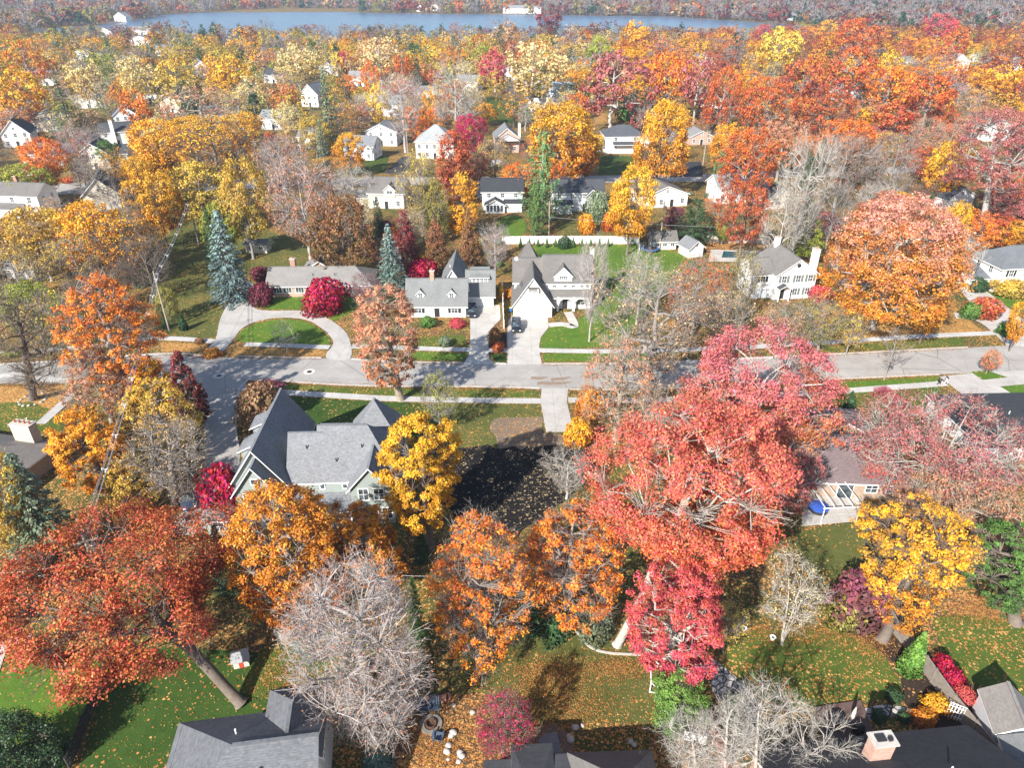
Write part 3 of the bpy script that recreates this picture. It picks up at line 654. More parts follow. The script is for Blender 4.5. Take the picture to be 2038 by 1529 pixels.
# H13 left edge house
p=G(30,905,3); h=House('brown_ranch','low house with a taupe hip roof and a wide stone chimney at the left edge','house',(p.x-7,p.y-2,0),R_(-12),BBRK,shingle('light_taupe_shingles',(.27,.25,.235)),11)
h.wing(-9,9.5,-3,7,0,2.9,2.2,'x',hip=(4,4)); h.wing(2,9,-6.5,2,0,2.9,1.9,'y',hip=(3,0)); h.row('f',-8,1,-3,1.6,3)
h.chimney(6.2,6.2,1,6.0,3.0,1.3,plain('limestone_block',(.46,.41,.34),.9,.2,.3,2.5)); h.vent(4.4,1.2,4.6)
def simple(name,label,px,py,wd,dp,ev,rise,axis='x',hip=(0,0),rot=0,wall=C_WH,roof=R_DK,cat='house',fl=2,nw=3,shut=None,extra=None,door=True):
    p=G(px,py); h=House(name,label,cat,(p.x,p.y,0),R_(rot),wall,roof,max(wd,dp)*.6)
    h.wing(-wd/2,wd/2,0,dp,0,ev,rise,axis,hip)
    for k in range(fl):
        z=1.55+2.7*k
        if z<ev-.4:
            for i in range(nw):
                x=-wd/2+wd*(i+.5)/nw
                if door and k==0 and i==nw//2: h.door('f',x,0,0,1,2.1,M['dark'])
                else: h.win('f',x,0,z,.95,1.35,2,2,shut)
            for f,xx in (('l',-wd/2),('r',wd/2)): h.row(f,.5,dp-.5,xx,z,2,w=.9,h=1.3)
    if axis=='y' and hip==(0,0): h.win('f',0,0,ev+rise*.35,.7,.9)
    if extra: extra(h)
    return h
# middle row and beyond
simple('rear_view_house','white two storey house with a low porch roof at the left edge',35,428,15,8,5.6,2.4,rot=-6,roof=R_TN,extra=lambda h:(h.shed(-7,3,-3,-.02,0,2.5,3.4),h.chimney(-2,6,6,9)))
simple('gable_house','cream gabled house with a dark roof behind the bare left trees',208,418,9,13,4.6,4.2,'y',rot=22,wall=C_CREAM,roof=R_DK,nw=3)
simple('brown_roof_cottage','white cottage with a brown roof and corner chimney behind the orange tree',92,330,14,9,4.2,2.8,rot=4,roof=R_BR,extra=lambda h:h.chimney(-6.4,5,4,8.2))
simple('white_colonial','cream white house with a dark front gable and a lower right wing',193,336,9,10,5.4,3,'y',rot=10,wall=C_CREAM,roof=R_DK,extra=lambda h:h.wing(4.52,10,2,9,0,4.6,2.2,'x'))
simple('steep_gable_house','white house with a steep gable and blue grey dormer near the left edge',38,292,9.5,12,5,4.8,'y',rot=20,roof=R_DK,extra=lambda h:h.chimney(-5.2,6,0,10))
simple('grey_roof_house','white house with a pale grey roof behind the steep gable house',80,262,15,9,5.2,3,rot=8,roof=R_LT,nw=2)
simple('chimney_house','white house with a tall white chimney and dark porch roofs',238,290,11,9,5.4,2.6,rot=24,roof=R_DK,extra=lambda h:(h.chimney(-1,-.6,0,9.5,1.2,1,M['white']),h.wing(-12,-5.52,2,8,0,2.8,1.6,'x')))
simple('tall_gable_house','tall plain white gable house behind the chimney house',255,256,9,11,5.8,3.6,'y',rot=25,roof=R_DK)
simple('low_garage','low white garage behind the orange tree',75,350,6,6,2.5,1.4,rot=8,roof=R_TN,cat='garage',fl=1,nw=2,door=False)
simple('dark_roof_house','white house with a dark roof and glazed rear gable room',1000,418,11.2,8,5.4,2.6,rot=1,wall=C_GRY,roof=R_BK,extra=lambda h:(h.wing(-4.6,.6,-3.2,-.02,0,2.5,1.4,'y',roof=R_DK),[h.win('f',-4.0+i*.95,-3.2,1.4,.75,1.7,1,1) for i in range(5)],h.shed(.62,5.4,-2.2,-.02,0,2.5,3.1)))
simple('patio_rear_house','white house with a black roof and dark patio behind the tall pine',1150,420,14,8,5.4,2.5,rot=3,wall=C_GRY,roof=R_DK,nw=4,extra=lambda h:(h.shed(-6.5,-2,-2.6,-.02,0,2.5,3.2),h.wing(2.2,5.4,-1.2,2,0,4.9,1.5,'y')))
simple('small_gable_house','pale house with a taupe roof and a small front gable behind the olive tree',770,415,10,9,4.6,3.2,rot=-4,wall=C_CREAM,roof=R_TN,extra=lambda h:(h.dormer(1.2,-.3,4,3.5,5.4,1.5,3.2),h.wing(-9,-5.02,2,7,0,2.6,1.4,'x',roof=R_LT)))
simple('low_gable_house','long low white gable with wide windows behind the yellow tree',1325,412,13,11,3.6,2.4,'y',rot=14,roof=R_TN,nw=4,fl=1)
simple('pyramid_roof_house','tall white house with a pale grey pyramid roof beside the crimson tree',866,316,13.5,12,6.2,4.6,'x',hip=(6.3,6.3),rot=-2,wall=siding('cream_white_siding',(.74,.73,.70)),roof=shingle('silver_grey_shingles',(.36,.38,.38)),nw=5)
simple('porch_gable_house','white house with a columned porch gable and small chimney',1010,304,8.5,11,5.4,3.4,'y',rot=6,wall=PBRK,roof=R_GR,extra=lambda h:(h.chimney(4.8,4,0,9.6,.8,.9,M['white']),h.wing(-3.6,3.6,-2.2,-.02,4.6,5.0,1.8,'y',wall=C_WH)))
simple('hip_roof_villa','white house with a dark hip roof and dark awning above its ground floor',1243,300,14.5,11,5.4,3.0,hip=(5,5),rot=4,roof=shingle('dark_slate_roof',(.10,.11,.125)),nw=2,extra=lambda h:(h.shed(-4.5,5.2,-1.6,-.02,2.5,2.6,3.4,roof=R_DK),h.wing(-12,-7.27,2,8,0,2.7,1.2,'x'),h.wing(7.3,9.6,0,4,0,5,1,'x')))
simple('pink_brick_ranch','pale roofed pink brick ranch beside the utility pole',1395,288,9,10,3.2,2,'y',rot=8,wall=PBRK,roof=R_LT,fl=1)
simple('grey_roof_ranch','low ranch with a grey roof and white windows right of the pink brick ranch',1460,280,14,9,3.0,2.2,rot=6,wall=C_TAN,roof=R_DK,fl=1,nw=4,extra=lambda h:h.wing(5.5,12,-2.5,4,0,2.9,1.9,'y',wall=PBRK))
simple('two_level_house','white two level house with a flat dark porch behind the cream tree',1105,208,15,12,5.6,4.6,'x',rot=-18,wall=C_GRY,roof=shingle('pale_blue_grey_shingles',(.34,.37,.39)),extra=lambda h:h.wing(-14,-7.52,-1,5,0,3,.4,'x',roof=R_BK))
simple('white_side_gable','white house with grey roof hidden behind the bare woods',770,232,16,10,5.4,3.4,rot=-8,roof=R_LT,nw=4)
simple('street_corner_house','white house with a slate roof beside the black drive',715,318,11,9,5,2.6,rot=-10,roof=R_SL)
simple('half_hidden_house','white house half hidden behind the rust orange tree',1455,405,9,8,5,2.6,rot=10,roof=R_LT)
simple('cream_garage','small cream house with a black roof right of the rust orange tree',1548,415,7,8,3.4,2.6,'y',rot=20,wall=C_CREAM,roof=R_BK,fl=1,nw=3,door=False)
simple('right_woods_house','white porch house between pale trunks in the right woods',1905,420,11,9,4,2.8,'y',rot=24,roof=R_DK)
simple('upper_right_house','white house with a salmon roof high in the right woods',1905,142,18,12,6,5,'y',rot=20,roof=shingle('salmon_shingles',(.42,.25,.2)))
simple('far_right_house','small white house at the upper right edge of the woods',2015,140,14,9,5,3,rot=10,roof=R_LT)
simple('rust_woods_house','white gabled house sunk among the rust coloured trees',1690,200,12,9,4.6,3.2,'y',rot=15,roof=R_LT)
simple('lane_house','white house with a narrow steep gable left of the tall spruce',618,212,9,12,6,4.4,'y',rot=-14,roof=R_SL)
simple('blue_roof_house','white house under a blue grey roof beside the cream trees',402,150,12,12,5,4.4,'y',rot=26,roof=R_SL)
simple('small_white_house','small white house below the far dark spruces',205,126,10,8,4.2,2.6,rot=6,roof=R_LT)
simple('left_far_house','white house between the left spruce and the far woods',178,215,12,9,4.5,3,'y',rot=22,roof=R_GR)
simple('hidden_white_house','white house beside the golden tree with the utility pole',545,258,13,9,4.6,2.6,rot=-16,roof=R_LT)
simple('mid_left_house','pale house behind the olive gold trees',625,296,12,9,4.4,2.6,rot=-8,roof=R_GR)
simple('far_pale_house','pale house among bare trees below the crimson tree',718,172,14,9,5,3,rot=-6,roof=R_LT)
simple('waterside_villa','wide white villa on the far lake shore',1030,26,46,14,7.5,4,hip=(6,6),roof=R_LT,nw=7,fl=3)
simple('waterside_block','white flat fronted house beside the wide villa',1064,27,20,12,9,2,hip=(5,5),roof=R_LT,nw=4,fl=4)
simple('waterside_house','white gabled house on the far shore, nearest the point',838,23,15,11,6,5,'y',roof=R_GR,nw=3)
simple('waterside_house','white house with two gables among far shore trees',866,21,16,10,6,4.5,'y',rot=20,roof=R_GR,nw=3)
simple('lakeside_house','white house on the left lake shore below bare woods',240,42,20,10,6,5,'y',rot=-20,roof=R_SL)
simple('lakeside_cottage','low white cottage in the trees by the near left water',283,68,18,9,4.5,3,rot=4,roof=R_LT)
simple('lakeside_cottage','small white gabled cottage by the near left water',210,74,16,9,5,4,'y',rot=4,roof=R_LT)
simple('shore_house','grey house in the bare woods right of the far lake',1570,40,20,10,5,3.5,rot=3,roof=R_SL,wall=C_GRY)
# sheds of the back gardens
simple('garden_shed','cream garden shed with three panels and a taupe gable by the trampoline',1322,497,5.6,4.5,2.4,1.6,'x',rot=4,wall=C_CREAM,roof=R_TN,cat='shed',fl=1,nw=3,door=False)
simple('garden_shed','white shed with a grey pitched roof right of the cream shed',1384,512,3.9,4.2,2.5,1.5,'y',rot=22,roof=R_SL,cat='shed',fl=0)
simple('garden_shed','small pale lean-to shed by the blue spruce',511,504,5.0,3.2,2.3,.7,rot=-3,wall=C_CREAM,roof=R_GR,cat='shed',fl=1,nw=2,door=False)
simple('garden_shed','white low shed behind the left olive trees',45,556,7,5,2.5,1.4,rot=-10,roof=R_LT,cat='shed',fl=1,nw=1,door=False)

for k,(a,b,wd,rt,wl,rf_,lb) in enumerate([(300,205,13,14,C_WH,R_DK,'white house with dark roof between gold and cream trees'),(345,225,12,-10,C_CREAM,R_TN,'cream house behind the wide peach tree'),(470,200,13,8,C_WH,R_LT,'white house under a pale roof above the huge tan gold tree'),(95,170,13,16,C_WH,R_GR,'white house below the far left golden tree'),(165,120,12,-8,C_GRY,R_LT,'grey house in the upper left woods'),(250,120,14,4,C_WH,R_GR,'white house left of the bright green pine crown'),(330,110,15,12,C_WH,R_SL,'white house in the middle of the upper left woods'),(280,90,18,4,C_WH,R_LT,'long white house near the left water'),(520,110,13,-12,C_WH,R_GR,'white gable in the upper woods left of centre'),(545,165,12,10,C_WH,R_DK,'white house with dark roof above the golden pole tree'),(655,150,12,-6,C_GRY,R_SL,'grey house by the magenta tree'),(845,195,12,8,C_WH,R_GR,'white house behind the cream vase tree'),(930,180,12,-14,C_CREAM,R_SL,'cream house left of the red tree'),(1015,160,13,6,C_WH,R_GR,'white house below the red tree'),(1160,130,13,20,C_WH,R_LT,'white house right of the wide cream tree'),(1420,215,13,-8,C_WH,R_LT,'white house sunk in the dusty oaks'),(1400,130,13,14,C_CREAM,R_GR,'cream house behind the dusty oaks'),(1810,130,14,8,C_WH,R_LT,'white house left of the salmon roofed house'),(1960,130,15,14,C_GRY,R_LT,'pale house right of the salmon roofed house'),(1985,280,12,10,C_WH,R_DK,'white house behind the giant salmon oak'),(25,225,12,10,C_WH,R_TN,'white house at the left edge under golden trees'),(430,250,12,15,C_CREAM,R_DK,'cream house behind the bright yellow crown'),(760,290,12,-6,C_WH,R_SL,'white house right of the black drive')]):
    simple('wooded_house',lb,a,b,wd,9,[4.8,5.4,3.4][k%3],[3.0,2.6,2.2][k%3],'xyx'[k%3],rot=rt,wall=wl,roof=rf_)
# ------------------------------------------------------------------ trees: skeleton of limbs, clumps of leaf-sized faces
def nrm(a): return a/np.maximum(1e-9,np.linalg.norm(a,axis=1,keepdims=True))
def prof(shape,t):
    if shape=='round': return np.sqrt(np.maximum(0,1-np.abs(2*t-1)**2.3))
    if shape=='dome': return np.where(t<.35,.80+.2*t/.35,np.sqrt(np.maximum(0,1-((t-.35)/.65)**2.2)))
    if shape=='vase': return np.where(t<.62,.35+.65*t/.62,np.sqrt(np.maximum(0,1-((t-.62)/.38)**2.4)))
    if shape=='cone': return np.maximum(0,1-t)**.75*np.minimum(1,.55+t*4)
    if shape=='column': return np.sqrt(np.maximum(0,1-np.abs(2*t-1)**4.5))*(1-.35*t)
def shellpts(rng,n,R,zb,zt,shape,lo,hi,lump):
    t=rng.random(n*3); keep=rng.random(n*3)<(prof(shape,t)+.12); t=t[keep][:n]
    a=rng.random(len(t))*2*math.pi; r=rng.uniform(lo,hi,len(t))
    L=1+sum(am*np.cos(k*a+ph+t*q) for k,am,ph,q in lump)
    rr=R*prof(shape,t)*r*L; tc=.5+(t-.5)*(.75+.25*r)
    return np.stack([rr*np.cos(a),rr*np.sin(a),zb+(zt-zb)*tc],1)
def quads_from(c,n,size,asp,rng,along=None):
    N=len(c); 
    v=rng.normal(size=(N,3)) if along is None else along+rng.normal(size=(N,3))*.25
    u=nrm(v-(v*n).sum(1,keepdims=True)*n); w_=np.cross(n,u)
    s=size.reshape(-1,1)
    P=np.stack([c-u*s*.5,c+w_*s*asp*.5-u*s*.05,c+u*s*.5,c-w_*s*asp*.5-u*s*.05],1)
    P[:,1]+=n*s*.10; P[:,3]+=n*s*.10
    return P.reshape(-1,3)
def mesh_np(name,V,nq,mat,rnd,hz,tri=None):
    me=bpy.data.meshes.new(name); V=V.astype(np.float32)
    me.vertices.add(len(V)); me.vertices.foreach_set('co',V.ravel())
    me.loops.add(nq*4); me.polygons.add(nq)
    me.loops.foreach_set('vertex_index',np.arange(nq*4,dtype=np.int32))
    me.polygons.foreach_set('loop_start',np.arange(0,nq*4,4,dtype=np.int32))
    me.polygons.foreach_set('loop_total',np.full(nq,4,dtype=np.int32))
    for nm,arr in (('rnd',rnd),('hz',hz)):
        me.attributes.new(nm,'FLOAT','FACE').data.foreach_set('value',arr.astype(np.float32))
    me.materials.append(mat); me.update(calc_edges=True); return me
def skeleton(rng,R,zb,zt,shape,n1,n2,n3,lump,lean=(0,0),multi=1,inner=.25):
    """nodes with parents: 0 is the root; returns positions, parents, level"""
    H=zt-zb; P=[];par=[];lev=[]
    tops=[]
    for m in range(multi):
        off=np.array([0,0]) if multi==1 else np.array([math.cos(m*2.4),math.sin(m*2.4)])*R*.30
        top=zb+H*(.72 if shape in('round','dome','vase') else .9); K=7
        prev=-1
        for k in range(K+1):
            s=k/K; P.append((lean[0]*s+off[0]*s+rng.normal()*.02*R*(k>0),lean[1]*s+off[1]*s+rng.normal()*.02*R*(k>0),top*s)); par.append(prev); lev.append(0); prev=len(P)-1
    L=np.array([*lean,0.])
    def add(pts,level,src):
        S=np.array([P[i] for i in src])
        for p in pts:
            d=np.linalg.norm(S-p,axis=1); up=S[:,2]-p[2]
            cost=d+np.where(up>-.25*d,(up+.25*d)*1.6,0)
            if level==1: cost+=np.where(S[:,2]<zb*.55,99,0)
            j=src[int(np.argmin(cost))]
            P.append(tuple(p)); par.append(j); lev.append(level)
    lv=lambda l:[i for i,x in enumerate(lev) if x==l]
    add(shellpts(rng,n1,R,zb,zt,shape,.3,.55,lump)+L*.8,1,[i for i in lv(0)])
    add(shellpts(rng,n2,R,zb,zt,shape,.55,.85,lump)+L,2,lv(1)+lv(0)[-3:])
    a=shellpts(rng,int(n3*(1-inner)),R,zb,zt,shape,.84,1.04,lump); b=shellpts(rng,int(n3*inner),R,zb,zt,shape,.4,.84,lump)
    add(np.concatenate([a,b])+L,3,lv(2))
    return np.array(P),np.array(par),np.array(lev)
def limbs(P,par,lev,r0,rng,name,tipr=.025,maxlev=3,sides=5,power=.5,flare=1.5):
    n=len(P); cnt=np.zeros(n)
    kids=[[] for _ in range(n)]
    for i,p in enumerate(par):
        if p>=0: kids[p].append(i)
    for i in range(n-1,-1,-1):
        pass
    order=sorted(range(n),key=lambda i:-lev[i])
    cnt[:]=[1 if not kids[i] else 0 for i in range(n)]
    done=np.zeros(n,bool)
    def count(i):
        st=[(i,0)]
        while st:
            x,k=st.pop()
            if k==0: st.append((x,1)); st+=[(c,0) for c in kids[x]]
            else: cnt[x]=max(1,sum(cnt[c] for c in kids[x]))
    for i in range(n):
        if par[i]<0: count(i)
    tot=max(1,max(cnt[i] for i in range(n) if par[i]<0))
    rad=np.maximum(tipr,r0*(cnt/tot)**power)
    b=MB()
    # trunk chains
    for root in [i for i in range(n) if par[i]<0]:
        ch=[root]
        while True:
            nx=[c for c in kids[ch[-1]] if lev[c]==0]
            if not nx: break
            ch.append(nx[0])
        rr=[rad[c] for c in ch]; rr[0]*=flare; pts=[P[c] for c in ch]
        pts.insert(1,pts[0]*.88+pts[1]*.12+np.array([0,0,0])); rr.insert(1,rad[ch[0]]*1.12)
        b.tube(pts,rr,8,cap=False)
    for i in range(n):
        if lev[i]<1 or lev[i]>maxlev: continue
        a,c=P[par[i]],P[i]; d=np.linalg.norm(c-a)
        mid=(a+c)/2+np.array([0,0,.10*d if lev[i]<3 else .03*d])+rng.normal(size=3)*.05*d
        ra=min(rad[par[i]]*.8,rad[i]*1.5); 
        b.tube([a,mid,c],[ra,rad[i]*1.1,rad[i]*.75],sides if lev[i]<3 else 3,cap=False)
    return b.mesh(name,M['bark'],True)
def twigs(rng,P,par,lev,k,ln,wd,R,fork=3):
    """thin tapering twigs at the limb tips: one thin face each"""
    idx=np.where(lev==3)[0]; base=np.repeat(P[idx],k,axis=0); out=np.repeat(P[idx]-P[par[idx]],k,axis=0); out=nrm(out)
    st=base-out*np.repeat(np.linalg.norm(P[idx]-P[par[idx]],axis=1),k)[:,None]*rng.random((len(base),1))*.75
    d=nrm(out*.75+rng.normal(size=base.shape)*.55+np.array([0,0,.28])); L=ln*rng.uniform(.5,1.15,(len(base),1))
    segs=[(st,st+d*L,wd)]
    for _ in range(fork):
        s=rng.uniform(.25,.95,(len(base),1)); a=st+d*L*s
        d2=nrm(d*.8+rng.normal(size=d.shape)*.55+np.array([0,0,.2])); segs.append((a,a+d2*L*rng.uniform(.3,.6,(len(base),1)),wd*.7))
    V=[]
    for a,b,w in segs:
        dd=nrm(b-a); s=nrm(np.cross(dd,rng.normal(size=dd.shape)))
        V.append(np.stack([a-s*w/2,a+s*w/2,b+s*w*.2,b-s*w*.2],1).reshape(-1,3))
    ends=np.concatenate([b for a,b,w in segs])
    return np.concatenate(V),ends
def gen_tree(seed,R=6,zb=3.5,zt=14,shape='round',n1=10,n2=36,n3=240,per=45,rc=1.0,leaf=.42,asp=.62,r0=.32,tw=0,twl=1.6,tww=.035,fork=2,lump=.2,lean=(0,0),multi=1,inner=.25,wild=.75,dropz=.7,lod=3,tleaf=0,tipr=.025,fill=1.0,gap=.16):
    rng=np.random.default_rng(seed)
    lp=[(k,lump*rng.uniform(.3,1)/k**.35,rng.random()*6.28,rng.uniform(-6,6)) for k in (1,2,3,5)]
    P,par,lev=skeleton(rng,R,zb,zt,shape,n1,n2,n3,lp,lean,multi,inner)
    P=P+0.0
    trunk=limbs(P,par,lev,r0,rng,'trunk',maxlev=lod,tipr=tipr)
    crown=None; V=[];rn=[];hz=[]
    idx=np.where(lev==3)[0]; zlo,zhi=P[idx][:,2].min(),P[idx][:,2].max()
    if per:
        q_=P[idx]; gn=sum(np.sin((q_@nrm(rng.normal(size=(1,3)))[0])*6.283/(R*wl_)+rng.random()*6.28) for wl_ in (.55,.7,.9,1.2,.6,.8))
        idx2=idx[(rng.random(len(idx))<fill)&(gn>np.quantile(gn,gap))]
        ctr=np.repeat(P[idx2],per,axis=0); N=len(ctr)
        rcl=np.repeat(rc*rng.uniform(.6,1.35,len(idx2)),per)[:,None]
        d=nrm(rng.normal(size=(N,3))*np.repeat(rng.uniform(.5,1.4,(len(idx2),3)),per,axis=0)+np.array([0,0,.2])); rad=rng.random((N,1))**.62*1.18
        off=d*rad*rcl*np.array([1,1,dropz]); c=ctr+off
        ax=np.array([*lean,0.])*.8; outw=nrm(ctr-ax-np.array([0,0,zb+(zt-zb)*.35]))
        nn=nrm(d*.9+outw*.5+np.array([0,0,.35])+rng.normal(size=(N,3))*wild)
        sz=leaf*rng.uniform(.45,1.3,N)
        V.append(quads_from(c,nn,sz,asp,rng)); 
        cl=np.repeat(rng.random(len(idx2)),per); rn.append(np.clip(.5+(cl-.5)*.55+(rng.random(N)-.5)*.6,0,1)); hz.append((c[:,2]-zlo)/(zhi-zlo+.01))
    if V:
        VV=np.concatenate(V); crown=mesh_np('crown',VV,len(VV)//4,M['leaf'],np.concatenate(rn),np.concatenate(hz))
    twig=None
    if tw:
        TV,ends=twigs(rng,P,par,lev,tw,twl,tww,R,fork)
        twig=mesh_np('twigs',TV,len(TV)//4,M['bark'],np.full(len(TV)//4,.5),np.full(len(TV)//4,.5))
        if tleaf:
            c=ends[rng.random(len(ends))<tleaf]; c=np.repeat(c,2,axis=0)+rng.normal(size=(len(c)*2,3))*.22; N=len(c)
            VV=quads_from(c,nrm(rng.normal(size=(N,3))+np.array([0,-.2,.5])),leaf*rng.uniform(.6,1.2,N),asp,rng)
            crown=mesh_np('crown',VV,N,M['leaf'],rng.random(N),np.clip((c[:,2]-zlo)/(zhi-zlo+.01),0,1))
    return trunk,crown,twig
def gen_conifer(seed,R=3,zt=14,nw=26,nb=11,sp=26,leaf=.42,droop=.35,zb=.6,asp=.38,irreg=.25,pw=.85,layer=.25):
    rng=np.random.default_rng(seed); c=[];n=[];al=[];b=MB(); cl=[]
    b.tube([(0,0,0),(0,0,zt*.5),(0,0,zt*.97)],[R*.075,R*.05,.03],7,cap=False)
    for k in range(nw):
        t=(k+rng.uniform(-.3,.3))/nw; t=min(max(t,0),.985); z=zb+(zt-zb)*t; L=R*((1-t)**pw)*(.9+.1*math.sin(k*2.1))+.12
        m=max(4,int(nb*(.45+.55*(1-t))))
        for j in range(m):
            a=2*math.pi*(j+rng.uniform(-.35,.35))/m+k*1.3; l=L*rng.uniform(1-irreg,1+irreg*.6)
            s=max(5,int(sp*(.3+.7*l/R))); u=np.sqrt(rng.random(s)); wdt=.30*l*(1.05-u)+.10*R*.3
            lat=rng.normal(size=s)*wdt*.6; zz=z-droop*l*u**1.5+.14*l*u**4+rng.normal(size=s)*layer*.3
            x=np.cos(a)*l*u-np.sin(a)*lat; y=np.sin(a)*l*u+np.cos(a)*lat
            c.append(np.stack([x,y,zz-np.abs(lat)*.35],1)); d=np.array([math.cos(a),math.sin(a),-droop*.9])
            al.append(np.repeat(d[None],s,0)+np.stack([-np.sin(a)*lat,np.cos(a)*lat,0*lat],1)/max(.2,l*.3)*.6)
            n.append(nrm(rng.normal(size=(s,3))*.45+np.array([math.cos(a)*.5,math.sin(a)*.5,.8]))); cl.append(np.full(s,rng.random()))
            if l>R*.35: b.tube([(0,0,z),(math.cos(a)*l*.8,math.sin(a)*l*.8,z-droop*l*.7)],[R*.016,.012],3,cap=False)
    c=np.concatenate(c);n=np.concatenate(n);al=np.concatenate(al);cl=np.concatenate(cl);N=len(c)
    V=quads_from(c,n,leaf*rng.uniform(.6,1.25,N),asp,rng,nrm(al))
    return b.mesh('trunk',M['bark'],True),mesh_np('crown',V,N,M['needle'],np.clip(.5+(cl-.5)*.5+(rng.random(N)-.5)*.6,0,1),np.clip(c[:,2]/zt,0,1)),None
def gen_shrub(seed,R=1,zt=1.4,n=1500,leaf=.17,shape='dome',lump=.22):
    rng=np.random.default_rng(seed); lp=[(k,lump*rng.uniform(.3,1)/k**.35,rng.random()*6.28,rng.uniform(-6,6)) for k in (1,2,3,5,8)]
    if shape=='box':
        c=rng.uniform(-1,1,(n,3)); ax=rng.integers(0,3,n); s=np.sign(rng.normal(size=n)); 
        d=np.zeros((n,3)); d[np.arange(n),ax]=s; c[np.arange(n),ax]=s*rng.uniform(.85,1.03,n); d[:,2]=np.abs(d[:,2]); c[:,2]=np.where(ax==2,np.abs(c[:,2]),c[:,2])
        c=c*np.array([R,R,zt/2])+np.array([0,0,zt/2])
    else:
        c=shellpts(rng,n,R,0.02,zt,shape,.72,1.05,lp); c=np.concatenate([c,shellpts(rng,n//3,R,.05,zt*.95,shape,.2,.8,lp)]); d=nrm(c-np.array([0,0,zt*.3]))
    N=len(c); nn=nrm(d+rng.normal(size=(N,3))*.55); V=quads_from(c,nn,leaf*rng.uniform(.6,1.3,N),.6,rng)
    cell=np.floor(c*2.2/max(R,.5)); cr=np.abs(np.sin(cell@np.array([12.98,78.2,37.7]))*43758.5)%1
    return None,mesh_np('foliage',V,N,M['leaf'],np.clip(.5+(cr-.5)*.5+(rng.random(N)-.5)*.6,0,1),c[:,2]/zt),None
# ------------------------------------------------------------------ the trees of the photograph: kind, crown box in the photo (cx,cy,w,h), leaf colours
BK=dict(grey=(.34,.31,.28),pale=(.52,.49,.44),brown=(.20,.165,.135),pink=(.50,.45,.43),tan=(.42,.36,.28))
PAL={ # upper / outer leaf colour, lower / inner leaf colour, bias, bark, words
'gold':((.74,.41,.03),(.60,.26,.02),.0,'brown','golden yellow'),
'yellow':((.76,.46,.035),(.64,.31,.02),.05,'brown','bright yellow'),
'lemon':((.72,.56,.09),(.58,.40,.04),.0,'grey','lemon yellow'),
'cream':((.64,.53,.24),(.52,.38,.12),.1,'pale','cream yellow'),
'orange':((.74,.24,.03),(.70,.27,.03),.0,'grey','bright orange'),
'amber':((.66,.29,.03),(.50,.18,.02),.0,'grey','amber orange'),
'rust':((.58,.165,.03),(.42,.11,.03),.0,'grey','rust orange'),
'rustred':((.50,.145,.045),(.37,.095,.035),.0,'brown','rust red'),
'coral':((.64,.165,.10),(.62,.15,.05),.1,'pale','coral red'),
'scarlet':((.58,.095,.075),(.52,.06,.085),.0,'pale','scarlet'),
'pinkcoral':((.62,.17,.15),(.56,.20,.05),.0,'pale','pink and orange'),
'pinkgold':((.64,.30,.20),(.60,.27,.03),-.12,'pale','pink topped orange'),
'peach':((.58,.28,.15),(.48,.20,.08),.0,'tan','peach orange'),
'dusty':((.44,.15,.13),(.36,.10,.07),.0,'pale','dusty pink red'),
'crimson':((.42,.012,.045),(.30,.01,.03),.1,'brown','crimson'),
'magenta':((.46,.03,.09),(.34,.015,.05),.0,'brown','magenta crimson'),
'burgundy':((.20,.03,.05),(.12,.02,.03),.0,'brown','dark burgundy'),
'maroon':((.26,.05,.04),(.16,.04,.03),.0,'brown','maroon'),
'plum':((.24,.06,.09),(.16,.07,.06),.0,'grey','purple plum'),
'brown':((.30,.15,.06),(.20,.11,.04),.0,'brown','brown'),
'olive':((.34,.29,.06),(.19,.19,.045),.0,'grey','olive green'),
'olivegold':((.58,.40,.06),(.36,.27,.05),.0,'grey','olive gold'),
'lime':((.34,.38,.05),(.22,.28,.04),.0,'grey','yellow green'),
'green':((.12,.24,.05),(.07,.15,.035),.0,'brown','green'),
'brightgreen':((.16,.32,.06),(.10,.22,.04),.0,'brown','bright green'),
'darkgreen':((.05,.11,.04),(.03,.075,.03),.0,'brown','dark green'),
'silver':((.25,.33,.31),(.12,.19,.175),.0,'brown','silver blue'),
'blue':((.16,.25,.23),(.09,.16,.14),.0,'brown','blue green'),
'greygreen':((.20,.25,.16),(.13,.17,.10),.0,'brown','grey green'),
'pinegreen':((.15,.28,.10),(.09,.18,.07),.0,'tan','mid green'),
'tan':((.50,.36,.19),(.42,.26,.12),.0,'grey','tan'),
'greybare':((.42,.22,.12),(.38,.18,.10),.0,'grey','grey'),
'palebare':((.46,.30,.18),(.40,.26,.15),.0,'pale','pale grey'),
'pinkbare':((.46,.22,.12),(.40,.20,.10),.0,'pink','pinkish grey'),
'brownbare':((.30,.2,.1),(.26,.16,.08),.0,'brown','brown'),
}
TYPES={ # library sizes: R, zt, ratio of bare trunk, words, name
'maple':(6,14,.20,'full crowned tree','maple_tree'),'oak':(7,15,.28,'broad open crowned tree','oak_tree'),
'sparse':(6,14,.22,'half bare tree','thin_leaved_tree'),'bare':(6,14,.20,'leafless tree','bare_tree'),
'spruce':(3,14,.04,'spruce','spruce_tree'),'pine':(4,14,.12,'pine','pine_tree'),'column':(3,14,.08,'narrow upright tree','columnar_tree'),
'cone':(3.5,12,.12,'cone shaped tree','conical_tree'),'shrub':(1,1.4,0.,'rounded shrub','shrub'),'hedge':(1,1.4,0.,'clipped hedge','hedge'),
'thuja':(1,4,.02,'narrow evergreen','arborvitae'),'birch':(5,12,.2,'slender multi stemmed tree','birch_tree'),
}
LIB={}
